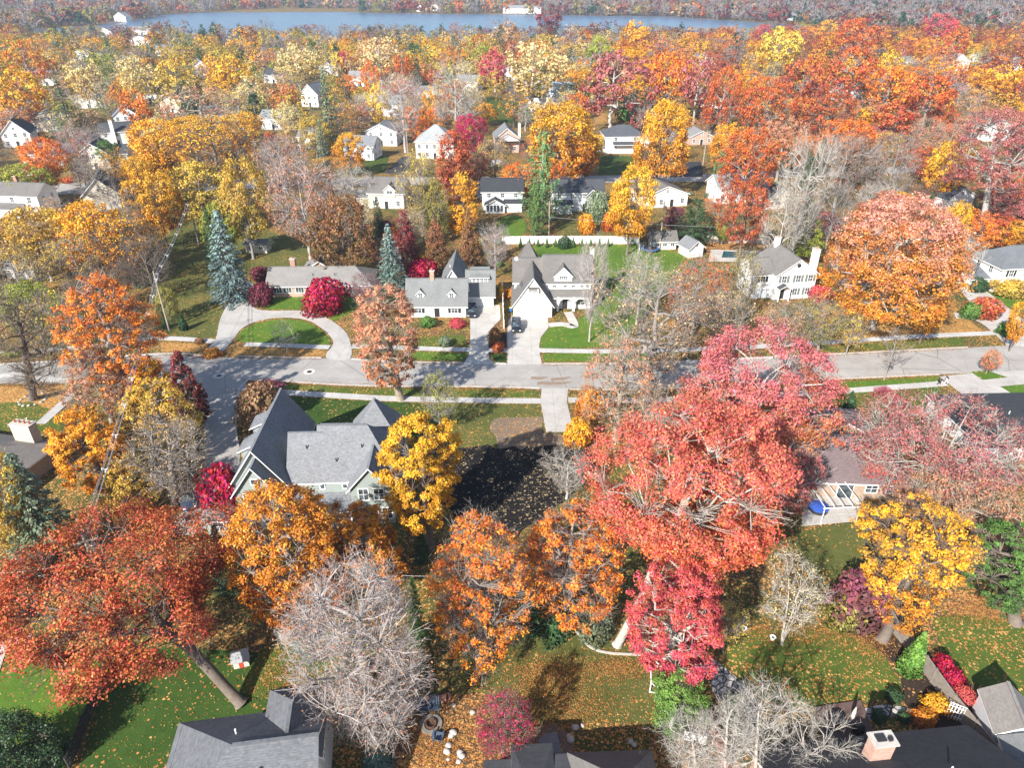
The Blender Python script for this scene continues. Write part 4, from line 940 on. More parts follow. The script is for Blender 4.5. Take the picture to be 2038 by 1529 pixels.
def lib(ty,far,k):
    key=(ty,far,k)
    if key in LIB: return LIB[key]
    sd=hash((ty,k))%1000 if False else sum(map(ord,ty))*7+k*31+(500 if far else 0)
    if ty=='maple': a=gen_tree(sd,6,3.0,14,['round','dome','round','dome','vase'][k%5],8,26,110 if far else 250,26 if far else 55,1.25 if far else 1.0,.78 if far else .42,.62,lump=.24,lod=2 if far else 3)
    elif ty=='oak': a=gen_tree(sd,7,4.2,15,['dome','round'][k%2],9,30,120 if far else 230,24 if far else 52,1.15 if far else .95,.8 if far else .42,.62,r0=.42,lump=.28,lod=2 if far else 3,tw=0 if far else 2)
    elif ty=='sparse': a=gen_tree(sd,6,3.2,14,['round','vase','dome'][k%3],9,34,110 if far else 230,12 if far else 20,1.2 if far else 1.05,.62 if far else .36,.6,tw=4 if far else 5,twl=1.9,tww=.06 if far else .034,fork=2,tipr=.035,lump=.22,fill=.8)
    elif ty=='bare': a=gen_tree(sd,6,2.9,14,['vase','round','dome'][k%3],10,40,120 if far else 240,0,1,.3,.6,tw=5 if far else 6,twl=1.9,tww=.07 if far else .034,fork=2,lump=.2,tipr=.04,tleaf=.0 if k%2 else .06,inner=.3)
    elif ty=='spruce': a=gen_conifer(sd,3,14,20 if far else 30,9 if far else 12,12 if far else 30,.62 if far else .40)
    elif ty=='pine': a=gen_conifer(sd,4,14,13 if far else 17,7 if far else 9,14 if far else 75,.62 if far else .46,droop=.02,zb=2,irreg=.5,pw=.6,asp=.30,layer=.9)
    elif ty=='column': a=gen_tree(sd,3,1.2,14,'column',8,26,90 if far else 170,24 if far else 50,.85,.6 if far else .38,.6,r0=.2,tw=2,twl=1.2,lump=.15)
    elif ty=='cone': a=gen_tree(sd,3.5,1.4,12,'cone',8,26,90 if far else 170,26 if far else 55,.85,.6 if far else .36,.6,r0=.2,lump=.15)
    elif ty=='birch': a=gen_tree(sd,5,2.4,12,'vase',9,34,200,20,.9,.30,.6,r0=.13,tw=7,twl=1.3,tww=.03,fork=1,multi=3,lump=.2)
    elif ty=='shrub': a=gen_shrub(sd,1,1.4,420 if far else 1700,.30 if far else .16)
    elif ty=='hedge': a=gen_shrub(sd,1,1.4,7000,.06,'box')
    elif ty=='thuja': a=gen_shrub(sd,1,4,1800,.26,'cone',.1)
    LIB[key]=a; return a
NV=dict(maple=5,oak=4,sparse=5,bare=5,spruce=3,pine=2,column=2,cone=2,birch=2,shrub=4,hedge=1,thuja=1)
def solve(ty,cx,cy,w,h):
    if ty not in('spruce','thuja','hedge','shrub'): w*=.88; h*=.93
    b=TYPES[ty][2]; zt=6.0 if w>30 else 3.0
    for _ in range(14):
        zc=(1+b)/2*zt; p=G(cx,cy,zc); d=PIX(p)[2]; R=w/2*d/FPX
        ph=math.atan2(CAMH-zc,p.y); hm=h/2*d/FPX
        rz=math.sqrt(max(hm*hm-(R*math.sin(ph))**2,(.42*R)**2))/math.cos(ph)
        zt=.5*zt+.5*min(30,2*rz/(1-b))
    return p.x,p.y,R,zt
TREES=[]
rgl=np.random.default_rng(77)
SHAPE_USED={}
def plant(ty,x,y,R,zt,pal,label=None,ref=None,hero=None,seed=None,far=None,group=None,jit=.06):
    d=math.hypot(x,y-0); pc=PAL[pal]; T=TYPES[ty]
    far=(d>300) if far is None else far
    root=thing(T[4],None,'shrub' if ty in('shrub',) else 'hedge' if ty=='hedge' else 'tree',(x,y,0),0 if (hero or ty=='hedge') else rgl.random()*6.28,group)
    if hero: tr,cr,tw=hero; s=1
    else:
        k=SHAPE_USED.get((ty,far),0); SHAPE_USED[(ty,far)]=k+1
        tr,cr,tw=lib(ty,far,k%NV[ty]); root.scale=(R/T[0],R/T[0]*rgl.uniform(.94,1.06),zt/T[1])
    j=lambda c:[max(.004,v*(1+rgl.uniform(-jit,jit))) for v in c]
    c1,c2=j(pc[0]),j(pc[1])
    for nm,me in (('trunk',tr),('crown',cr),('twigs',tw)):
        if me is None: continue
        o=link('foliage' if (tr is None and nm=='crown') else nm,me,root)
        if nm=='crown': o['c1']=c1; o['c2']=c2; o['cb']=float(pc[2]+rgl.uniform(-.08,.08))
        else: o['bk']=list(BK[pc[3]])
    TREES.append(dict(o=root,ty=ty,x=x,y=y,R=R,zt=zt,pal=pal,label=label,ref=ref,far=far)); return root
def T(ty,cx,cy,w,h,pal,label=None,ref=None,**k):
    x,y,R,zt=solve(ty,cx,cy,w,h); return plant(ty,x,y,R,zt,pal,label,ref,**k)
def Hh(ty,cx,cy,w,h,pal,label,ref,seed,base=None,n3=420,per=90,leaf=.27,rc=None,shape='dome',**k):
    """a near tree with a crown of its own; base = pixel of the foot of the trunk when the photo shows it"""
    x,y,R,zt=solve(ty,cx,cy,w,h); b=TYPES[ty][2]; lean=(0,0)
    if base:
        q=G(*base); lean=(x-q.x,y-q.y); x,y=q.x,q.y
    kw=dict(R=R,zb=zt*k.pop('zbr',b),zt=zt,shape=shape,n1=k.pop('n1',11),n2=k.pop('n2',48),n3=n3,per=per,rc=rc or R*.125,leaf=leaf,lean=lean,r0=k.pop('r0',.022*zt+.12)); kw.update(k)
    return plant(ty,x,y,R,zt,pal,label,ref,hero=gen_tree(seed,**kw))
# --- near trees
Hh('oak',245,1185,480,380,'rustred','big rust red oak leaning over the dark lawn at lower left','the big rust red oak',11,base=(480,1402),n3=520,per=150,leaf=.25,lump=.34,zbr=.42,gap=.25,r0=.5,tw=2,twl=1.2,tww=.03)
Hh('maple',570,1090,235,285,'amber','amber gold maple in front of the large green house','the amber gold maple',12,n3=360,per=140,leaf=.235)
Hh('maple',706,1078,190,180,'amber','bronze orange tree in front of the green house porch','the bronze orange tree',13,n3=300,per=100,leaf=.27)
Hh('maple',843,942,170,235,'yellow','bright yellow gold maple at the green house right corner','the yellow gold maple',14,n3=360,per=150,leaf=.235,shape='round')
Hh('bare',722,1295,275,365,'pinkbare','large leafless grey tree with a few orange leaves over the slate roof','the large leafless grey tree',15,base=(735,1425),n3=520,per=0,tw=9,twl=1.5,tww=.032,fork=3,shape='round',zbr=.15,tleaf=.08,leaf=.20,inner=.35,tipr=.045)
Hh('sparse',952,1165,212,280,'orange','orange maple with bare pink twigs on top, above the leafy lawn','the bare topped orange maple',16,n3=380,per=62,leaf=.25,tw=6,twl=1.5,tww=.026,fork=2)
Hh('sparse',1135,1105,200,240,'orange','fiery orange maple between the bare topped maple and coral oak','the fiery orange maple',17,n3=330,per=70,leaf=.25,tw=6,twl=1.5,tww=.026,fork=2)
Hh('oak',1395,1000,385,430,'coral','huge coral red oak on a tall pale trunk beside the dark lot','the huge coral red oak',18,base=(1228,1285),n3=640,per=165,leaf=.245,shape='round',lump=.26,zbr=.42,r0=.40,tw=2,twl=1.3,tww=.03,inner=.3,gap=.22)
Hh('oak',1345,1232,215,250,'scarlet','scarlet tree below the huge coral oak, over the white frame','the scarlet tree',19,n3=320,per=125,leaf=.215,shape='round')
Hh('oak',1500,785,320,290,'pinkcoral','tall pink and orange oak behind the huge coral oak','the tall pink and orange oak',20,n3=480,per=120,leaf=.29,shape='round',lump=.24)
Hh('oak',1560,945,150,150,'dusty','dusty red tree beside the plum brown roof','the dusty red tree',35,n3=240,per=60,leaf=.28,tw=4)
Hh('sparse',1872,890,340,240,'dusty','wide dusty pink oak with pale limbs over the plum brown roof','the wide dusty pink oak',21,n3=440,per=52,leaf=.28,tw=6,twl=1.6,tww=.036,shape='round',r0=.4)
Hh('maple',1815,1125,215,265,'gold','golden orange tree over the grey board fence','the golden orange tree by the board fence',22,n3=380,per=75,leaf=.27,shape='vase',gap=.28,lump=.3,tw=5,twl=1.4,tww=.03)
Hh('sparse',1905,1010,270,150,'peach','peach orange half bare tree between pink oak and gold tree','the peach orange half bare tree',23,n3=340,per=38,leaf=.26,tw=8,twl=1.5,tww=.03)
Hh('pine',2000,1130,170,190,'green','broad green hemlock with bare grey limbs at the right edge','the green hemlock',24,base=(2020,1240),n3=330,per=95,leaf=.27,asp=.34,shape='dome',dropz=.35,zbr=.3,r0=.6)
Hh('birch',1582,1195,150,165,'cream','thin pale stemmed tree with scattered yellow leaves by the leafy lawn','the pale stemmed tree',25,n3=170,per=14,leaf=.17,rc=.9,multi=4,gap=.3,lump=.4,shape='vase',tw=6,twl=1.0,tww=.022,fork=1,r0=.12)
Hh('sparse',1005,1438,112,130,'magenta','small pink red tree spreading over the leafy garden bed','the small pink red tree',26,n3=210,per=26,leaf=.15,rc=.5,tw=7,twl=.8,tww=.02,r0=.14)
Hh('maple',1350,1392,108,120,'brightgreen','round bright green bush tree below the scarlet tree','the bright green bush tree',27,n3=240,per=80,leaf=.17,rc=.5,shape='round',zbr=.08,r0=.12)
for i,(cx,cy,w_,h_,bs,lb) in enumerate([(1372,1478,130,130,(1390,1560),'leafless pale tree behind the basketball hoop'),(1440,1470,120,170,(1440,1580),'leafless pale tree along the red brick path'),(1500,1450,130,190,(1500,1575),'tallest leafless pale tree beside the brick gable'),(1600,1462,190,150,(1590,1560),'widest leafless pale tree in front of the charcoal roof')]):
    Hh('bare',cx,cy,w_,h_,'palebare',lb,None,40+i,base=bs,n3=190,per=0,n2=30,tw=6,twl=1.0,tww=.02,fork=2,shape='vase',r0=.15,zbr=.15,tipr=.022,lump=.3)
Hh('maple',218,672,180,265,'orange','tall orange maple with a bare pink top beside the power line','the tall orange maple',28,n3=380,per=75,leaf=.30,shape='round',tw=4,twl=1.7,tww=.035)
Hh('maple',302,772,95,120,'gold','golden orange maple left of the maroon cone shaped tree','the golden orange street maple',29,n3=240,per=75,leaf=.30)
Hh('sparse',195,760,150,150,'peach','peach half bare tree with dark limbs in front of the tall orange maple',None,30,n3=260,per=26,leaf=.28,tw=9,twl=1.7,tww=.035)
Hh('maple',178,885,150,170,'gold','yellow gold maple beside the taupe roofed house at left','the yellow gold maple by the taupe roof',31,n3=300,per=85,leaf=.28)
Hh('maple',318,830,160,165,'olivegold','olive gold round maple beside the side street','the olive gold maple',32,n3=280,per=80,leaf=.28)
Hh('cone',367,765,92,155,'maroon','maroon cone shaped tree at the street corner','the maroon cone tree',33,n3=240,per=85,leaf=.27,shape='cone',zbr=.06)
Hh('bare',345,918,165,180,'tan','bare branching tree with few tan leaves left of the green house','the bare branching tree',34,base=(350,1005),n3=260,per=0,tw=6,twl=1.6,tww=.034,fork=2,tipr=.04,tleaf=.14,leaf=.24,shape='vase')
T('spruce',62,1010,180,240,'greygreen','grey green spruce with drooping limbs at the left edge','the grey green spruce')
T('maple',15,1000,110,200,'olivegold','olive gold tree behind the grey green spruce')
T('maple',245,965,110,120,'olivegold','olive gold tree between the power line and the bare branching tree')
T('pine',40,1130,100,100,'greygreen','low grey green evergreen below the left spruce')
Hh('sparse',58,690,150,230,'brownbare','dark limbed bare tree in a stone edged ring',None,36,base=(66,795),n3=260,per=3,leaf=.26,tw=9,twl=1.8,tww=.036,shape='vase')
T('shrub',445,978,84,110,'crimson','crimson japanese maple beside the green house wall','the crimson maple by the green house')
Hh('sparse',767,672,138,220,'peach','peach orange maple leaning over the front street','the peach street maple',37,base=(798,796),n3=330,per=52,leaf=.33,tw=4,twl=1.6,tww=.04,shape='round')
T('sparse',872,792,78,110,'lime','small yellow green tree on the near verge')
T('shrub',518,805,86,92,'brownbare','russet brown shrub mass beside the side street'); T('shrub',530,775,70,45,'plum','mauve shrub at the street corner verge')
T('spruce',825,1215,62,130,'green','narrow green fir behind the leafless grey tree'); T('spruce',836,1075,46,80,'darkgreen','small dark fir under the yellow gold maple')
T('spruce',440,1105,76,130,'darkgreen','dark fir between the rust red oak and amber gold maple')
T('shrub',1100,1235,92,70,'darkgreen','dark yew below the bare topped orange maple'); T('shrub',1186,1232,76,80,'greygreen','grey green yew beside the tall pale trunk')
Hh('maple',25,1478,150,140,'darkgreen','dark bushy evergreen at the lower left corner',None,60,n3=260,per=90,leaf=.2,rc=.7,zbr=.03,shape='dome'); T('spruce',748,1505,84,90,'blue','blue green fir at the foot of the leafless grey tree')
T('shrub',1460,1412,58,62,'greygreen','pale green bush beside the flagstone path')
T('thuja',1824,1300,52,86,'brightgreen','bright green arborvitae against the grey board fence')
T('shrub',1725,1190,115,125,'plum','green and purple shrub left of the golden orange tree'); T('shrub',1690,1215,80,80,'olive','olive shrub behind the leafy lawn')
for i,(a,b,l) in enumerate([(1878,1325,'upper red shrub beyond the board fence'),(1897,1352,'middle red shrub beyond the board fence'),(1918,1385,'lower and brightest red shrub beyond the board fence')]):
    T('shrub',a,b,44,44,'scarlet' if i==2 else 'crimson',l,group='burning bushes along the fence')
for a,b,w_,p,l in ((1862,1400,50,'gold','golden shrub by the deck path'),(1840,1430,44,'amber','amber shrub by the deck path'),(1780,1385,34,'darkgreen','dark green clipped shrub on the bed edge'),(1845,1395,24,'darkgreen','small dark round shrub by the golden shrub'),(1750,1425,30,'darkgreen','dark shrub between path and roof'),(1800,1428,26,'darkgreen','small dark shrub beside the path end')):
    T('shrub',a,b,w_,w_*.8,p,l)
T('sparse',1450,1245,80,90,'lemon','small thin yellow tree beside the scarlet tree')
T('shrub',1150,860,60,60,'gold','yellow shrub beside the dark lot drive'); T('shrub',1175,800,60,60,'amber','orange shrub at the lot drive mouth')
# --- trees round the street
T('spruce',447,505,110,178,'silver','big silver blue spruce beside the circular driveway','the big silver blue spruce'); T('spruce',420,470,50,120,'darkgreen','dark spruce behind the big silver blue spruce')
T('spruce',776,508,78,128,'silver','narrow silver spruce behind the ranch house','the narrow silver spruce')
T('shrub',646,588,82,74,'crimson','round crimson japanese maple in front of the ranch house','the round crimson maple')
T('shrub',521,585,44,46,'burgundy','burgundy shrub at the driveway end'); T('shrub',519,545,40,32,'burgundy','burgundy shrub behind the ranch house corner')
T('sparse',725,575,70,70,'plum','mauve half bare tree right of the round crimson maple'); T('shrub',838,535,62,44,'crimson','dark crimson shrub behind the dormer cottage')
T('shrub',910,642,34,20,'scarlet','scarlet mound beside the cottage drive'); T('shrub',850,640,34,24,'green','green shrub under the cottage windows'); T('shrub',885,680,26,22,'greygreen','grey green shrub on the front bed')
T('thuja',998,578,13,34,'yellow','thin yellow tree between the two white houses')
T('shrub',985,668,26,34,'brown','russet planting between the two pale drives'); T('shrub',992,690,26,22,'rustred','red planting near the sidewalk between drives')
Hh('bare',565,664,60,60,'palebare','small bare tree on the driveway island',None,61,n3=70,n2=16,n1=6,per=0,tw=5,twl=.7,tww=.03,fork=1,tipr=.03,r0=.12,tleaf=.2,leaf=.2); Hh('bare',1778,695,64,95,'greybare','young bare street tree on the right verge',None,62,n3=60,n2=16,n1=7,per=0,tw=4,twl=.9,tww=.03,fork=1,tipr=.028,r0=.12,shape='vase'); T('maple',1973,716,32,44,'peach','young peach street tree on the small verge island')
T('cone',805,478,72,120,'maroon','maroon tree behind the narrow silver spruce'); T('cone',868,485,62,105,'brown','brown tree behind the dormer cottage'); T('cone',935,478,66,115,'brown','russet brown tree at the cottage rear corner')
T('bare',985,490,70,95,'pinkbare','pinkish bare tree between the two white houses'); T('maple',680,460,128,150,'brown','big round olive brown tree behind the ranch house','the big olive brown tree')
T('sparse',600,395,150,180,'pinkbare','wide pinkish bare tree behind the olive brown tree'); T('sparse',560,330,110,120,'pinkbare','pinkish bare tree beside the utility pole'); T('bare',700,360,90,70,'palebare','grey bare tree behind the olive brown tree')
T('maple',318,300,120,125,'gold','golden tree top right of the white colonial','the upper golden tree'); T('maple',312,405,108,130,'gold','golden tree right of the cream gabled house','the lower golden tree'); T('sparse',425,300,190,140,'gold','huge tan gold tree with dark limbs left of centre','the huge tan gold tree'); T('maple',400,385,140,130,'olivegold','broad olive gold tree below the huge tan gold tree'); T('maple',482,400,105,170,'olivegold','olive gold tree behind the big silver blue spruce'); T('maple',375,265,120,70,'yellow','bright yellow crown behind the huge tan gold tree'); T('maple',480,262,90,80,'gold','golden crown beside the pole'); T('maple',440,450,80,100,'lime','yellow green tree behind the silver blue spruce')
T('column',922,405,70,130,'yellow','narrow yellow tree with rising limbs left of the dark roofed house','the narrow yellow tree'); T('column',905,330,88,140,'rustred','narrow red orange tree above the narrow yellow tree','the narrow red orange tree'); T('sparse',835,375,90,150,'olivegold','olive gold thin tree right of the small gable'); T('maple',868,410,60,110,'olive','olive tree beside the narrow yellow tree')
T('spruce',752,430,38,80,'darkgreen','dark spruce below the small gable'); T('shrub',770,455,34,30,'burgundy','burgundy shrub below the small gable'); T('maple',785,480,50,60,'amber','amber small tree left of the maroon tree')
T('pine',1080,345,112,178,'pinegreen','tall mid green white pine between the two rear houses','the tall white pine'); T('maple',1115,275,155,145,'gold','broad golden tree behind the tall white pine','the broad golden tree'); T('maple',1160,310,80,80,'amber','amber tree right of the broad golden tree')
T('maple',932,266,66,78,'magenta','crimson pink tree beside the pyramid roof','the crimson pink tree'); T('sparse',985,315,80,80,'olivegold','thin gold tree in front of the columned porch'); T('bare',905,185,110,120,'cream','cream vase shaped half bare tree near the two level house','the cream vase tree')
T('maple',1316,278,116,155,'gold','golden brown tree right of the hip roof villa','the golden brown tree'); T('column',1195,282,12,34,'rust','thin rust column tree beside the villa')
T('maple',1256,405,108,150,'yellow','weeping yellow tree left of the wide low gable','the weeping yellow tree'); T('shrub',1190,410,46,60,'greygreen','grey green bush behind the fence'); T('shrub',1168,445,34,40,'gold','golden shrub beside the white fence'); T('shrub',1215,440,36,40,'rust','rust shrub beside the white fence')
T('pine',1385,435,110,95,'darkgreen','dark evergreen clump above the garden sheds','the dark evergreen clump'); T('pine',1432,330,46,70,'pinegreen','green pine beside the road bend'); T('maple',1345,435,50,50,'plum','plum tree by the low gable'); T('maple',1440,460,40,40,'lime','yellow green bush behind the wood fence')
T('oak',1490,320,120,130,'rust','rust orange tree above the half hidden house','the rust orange tree'); T('oak',1485,425,100,120,'rustred','rust red tree on pale trunks behind the wood fence','the rust red tree on pale trunks'); T('maple',1450,290,80,90,'gold','golden tree left of the rust orange tree')
T('bare',1605,380,120,230,'palebare','tall pale bare tree right of the rust red tree','the tall pale bare tree'); T('bare',1560,440,90,170,'palebare','pale bare tree beside the cream house'); T('bare',1680,330,130,130,'greybare','wide grey bare tree above the peach gold oak'); T('bare',1660,420,90,120,'greybare','grey bare tree behind the peach gold oak')
T('maple',1600,470,80,80,'lime','yellow green understorey tree by the dark fence'); T('shrub',1640,440,60,40,'scarlet','scarlet bush behind the peach gold oak')
Hh('oak',1782,510,268,262,'pinkgold','great pink topped orange oak on twin pale trunks','the great pink topped oak',50,base=(1736,655),n3=520,per=80,leaf=.40,shape='dome',lump=.2,zbr=.30,r0=.5)
Hh('oak',1972,310,180,215,'dusty','giant salmon red oak with bare limbs at the right edge','the giant salmon red oak',51,base=(1948,470),n3=380,per=60,leaf=.42,zbr=.4,r0=.7,tw=2)
T('maple',1885,335,80,110,'yellow','yellow tree left of the giant salmon oak'); T('maple',1900,455,60,110,'yellow','yellow tree under the giant salmon oak'); T('bare',1780,330,110,130,'greybare','grey bare tree left of the yellow tree')
T('oak',1850,622,60,80,'gold','gold lower tree beneath the great pink topped oak')
T('shrub',1633,583,48,34,'scarlet','scarlet mound at the colonial front corner'); T('shrub',1965,612,64,46,'rustred','dark red spreading shrub beside the pale walk'); T('shrub',1935,618,40,34,'green','green shrub left of the dark red spreading shrub'); T('shrub',2005,655,40,30,'green','green shrub at the pale drive edge'); T('shrub',2010,572,70,16,'olivegold','low golden hedge before the hip roof colonial'); T('shrub',1945,565,36,30,'darkgreen','dark shrub at the hip roof colonial corner')
T('maple',2032,640,50,90,'gold','golden tree at the right edge beside the pale drive')
T('sparse',1560,645,100,100,'tan','tan half bare tree in front of the gabled colonial'); T('sparse',1640,640,120,100,'olive','olive spreading tree before the gabled colonial'); T('sparse',1697,655,66,80,'lemon','small yellow street tree before the twin trunks'); T('sparse',1480,560,80,130,'olive','olive tree at the garage side of the gabled colonial')
Hh('sparse',1305,640,250,240,'tan','wide tan half bare tree right of the white gabled house','the wide tan half bare tree',52,n3=300,per=11,leaf=.36,tw=6,twl=1.9,tww=.042,shape='round')
Hh('sparse',1235,760,170,190,'peach','peach tinted half bare tree beside the lot drive',None,53,n3=240,per=13,leaf=.33,tw=6,twl=1.7,tww=.042)
T('sparse',1390,570,130,140,'rust','thin rust tree by the pool'); T('bare',1180,560,70,180,'pinkbare','slim pinkish bare tree at the gabled house corner'); T('bare',1275,560,100,130,'palebare','pale bare tree on the bright back lawn'); T('sparse',1320,830,110,150,'tan','tan thin tree left of the pink and orange oak'); T('bare',1130,940,110,100,'palebare','pale bare branches reaching over the dark lot'); T('sparse',1440,640,110,130,'tan','tan thin tree behind the pink and orange oak')
_a,_b=G(1746,786),G(1792,818); _m=(_a+_b)/2; _d=_b-_a
_o=plant('hedge',_m.x,_m.y,1,1.5,'crimson','long clipped crimson hedge beside the right sidewalk'); _o.rotation_euler.z=math.atan2(_d.y,_d.x); _o.scale=(_d.length/2,1.15,1.15)
T('thuja',1692,800,28,46,'darkgreen','dark green cone evergreen near the crimson hedge'); T('shrub',1712,838,48,44,'brown','russet round shrub at the plum brown roof corner')
for i in range(11):
    if i!=5: T('thuja',1036+i*17.5,482,8,17 if i%3 else 21,'green',group='young cypresses along the white fence')
T('shrub',1124,482,26,24,'darkgreen','round dark shrub in the middle of the white fence')
for a,b in ((232,632),(362,640)): pass
T('thuja',326,636,16,36,'darkgreen','dark cone evergreen left of the slim pole foot'); T('thuja',362,640,20,34,'darkgreen','dark cone evergreen right of the slim pole foot')
# --- left upper gardens
T('maple',75,475,150,130,'olivegold','broad olive gold tree left of the cream gabled house'); T('maple',180,470,150,140,'gold','broad old gold tree below the cream gabled house'); T('sparse',30,545,110,120,'olivegold','thin olive gold tree at the left edge'); T('sparse',150,520,120,110,'olivegold','thin olive gold tree above the tall orange maple')
T('maple',60,610,100,110,'lime','yellow green tree at the left edge'); T('sparse',110,640,130,130,'olivegold','thin olive tree left of the tall orange maple'); T('bare',290,520,120,120,'brownbare','dark brown bare tree beside the slim pole'); T('bare',240,430,110,120,'greybare','grey bare tree before the cream gabled house'); T('maple',330,600,50,60,'olive','olive shrub tree near the slim pole'); T('bare',160,595,90,80,'brownbare','brown bare tree left of the tall orange maple')
T('maple',85,325,90,100,'orange','bright orange tree before the brown roofed cottage','the bright orange tree'); T('maple',45,360,110,70,'lime','yellow green tree behind the low porch roof'); T('sparse',150,300,70,110,'dusty','dusty pink half bare tree between the left houses'); T('spruce',128,215,64,110,'darkgreen','dark spruce standing above the left houses','the dark left spruce'); T('bare',185,355,90,90,'greybare','grey bare tree before the white colonial'); T('maple',40,190,110,100,'gold','golden tree at the upper left edge'); T('maple',50,120,90,80,'amber','amber tree at the upper left edge'); T('spruce',650,215,56,170,'greygreen','tall grey green spruce right of the narrow gabled house','the tall grey green spruce'); T('spruce',640,280,40,90,'greygreen','grey green spruce below the tall spruce'); T('maple',695,300,70,70,'gold','golden tree at the slate roof corner'); T('maple',215,300,50,44,'green','green bush before the chimney house'); T('spruce',262,245,30,50,'blue','blue green fir before the tall gable'); T('maple',270,215,60,80,'orange','orange tree above the tall gable'); T('maple',235,195,36,60,'amber','narrow amber tree at left middle'); T('pine',212,155,48,80,'brightgreen','bright green pine at left middle','the bright green pine')
T('maple',165,160,70,80,'cream','cream tan tree left of the bright green pine'); T('maple',268,155,80,80,'cream','cream tree right of the bright green pine'); T('maple',350,165,90,90,'olivegold','olive gold tree below the blue grey roof'); T('maple',430,140,60,60,'gold','gold tree right of the blue grey roof'); T('maple',460,145,80,70,'yellow','yellow tree right of the blue grey roof'); T('sparse',400,215,170,90,'peach','wide peach tree above the tan gold tree'); T('maple',578,190,26,46,'orange','small orange tree left of the narrow gabled house'); T('maple',625,265,70,70,'olivegold','olive gold tree below the narrow gabled house'); T('maple',590,128,90,80,'cream','cream gold tree above the narrow gabled house'); T('maple',690,125,44,44,'magenta','magenta tree in the upper middle woods'); T('maple',755,115,90,80,'cream','big cream tree in the upper middle woods','the big cream tree'); T('maple',735,150,40,60,'orange','orange tree below the big cream tree'); T('maple',800,135,34,60,'rust','rust tree right of the big cream tree'); T('pine',685,170,50,80,'darkgreen','dark pine below the magenta tree'); T('maple',755,205,50,80,'lemon','lemon tree below the orange tree'); T('bare',800,210,100,130,'pinkbare','tall bare tree above the white side gable'); T('maple',850,210,40,60,'gold','gold tree right of the bare tree'); T('maple',1060,140,120,110,'cream','wide cream tree above the two level house','the wide cream tree'); T('maple',985,130,64,70,'scarlet','red tree left of the wide cream tree'); T('maple',955,110,50,50,'lime','yellow green tree above the red tree'); T('spruce',995,85,36,70,'darkgreen','dark fir in the upper middle woods'); T('spruce',830,150,50,70,'darkgreen','dark fir right of the rust tree'); T('oak',1220,165,150,120,'dusty','wide dusty red oak on a pale trunk','the wide dusty red oak'); T('maple',1325,160,80,110,'orange','orange gold tree right of the dusty red oak','the orange gold tree'); T('shrub',1255,215,60,50,'brightgreen','green bush below the wide dusty red oak'); T('pine',1215,225,40,40,'lime','lime bush left of the green bush'); T('maple',1190,100,50,60,'lime','lime round tree in the upper woods'); T('maple',1268,75,66,66,'gold','golden crown against the lake')
T('maple',1010,70,60,56,'tan','tan crown against the lake'); T('maple',1090,45,60,46,'maroon','maroon crown against the lake'); T('maple',1550,100,90,110,'lemon','big lemon yellow tree in the right woods','the big lemon tree'); T('maple',1650,60,46,40,'yellow','yellow crown near the right lake end'); T('maple',1870,55,66,56,'scarlet','scarlet dome at the upper right'); T('maple',1900,85,60,70,'rust','rust tree below the scarlet dome'); T('maple',1580,65,36,30,'rustred','rust red crown before the right lake end'); T('maple',1700,75,90,80,'rust','rust red dome near the right lake end'); T('maple',1520,70,44,40,'scarlet','scarlet crown before the right lake end')
T('oak',1600,160,110,90,'rustred','rust red oak above the sunken white gable'); T('oak',1700,140,110,90,'rust','rust oak in the right woods'); T('oak',1770,175,110,90,'orange','orange oak in the right woods'); T('oak',1850,195,110,90,'rust','rust oak beside the orange oak'); T('oak',1650,230,130,90,'rustred','rust red oak below the sunken white gable'); T('oak',1440,190,90,110,'rust','rust oak left of the rust red oaks'); T('oak',1390,160,80,100,'dusty','dusty oak right of the orange gold tree'); T('oak',1520,210,110,110,'rust','broad rust oak in the right woods'); T('maple',1690,280,100,90,'orange','orange gold tree above the grey bare tree'); T('maple',1785,240,90,70,'rustred','rust red tree below the orange oak'); T('oak',1560,280,110,100,'peach','peach oak above the cream house'); T('maple',1770,130,60,60,'yellow','yellow tree in the upper right woods'); T('maple',1990,165,70,70,'gold','gold tree at the right edge'); T('pine',1960,110,60,60,'greygreen','grey green pine at the upper right')
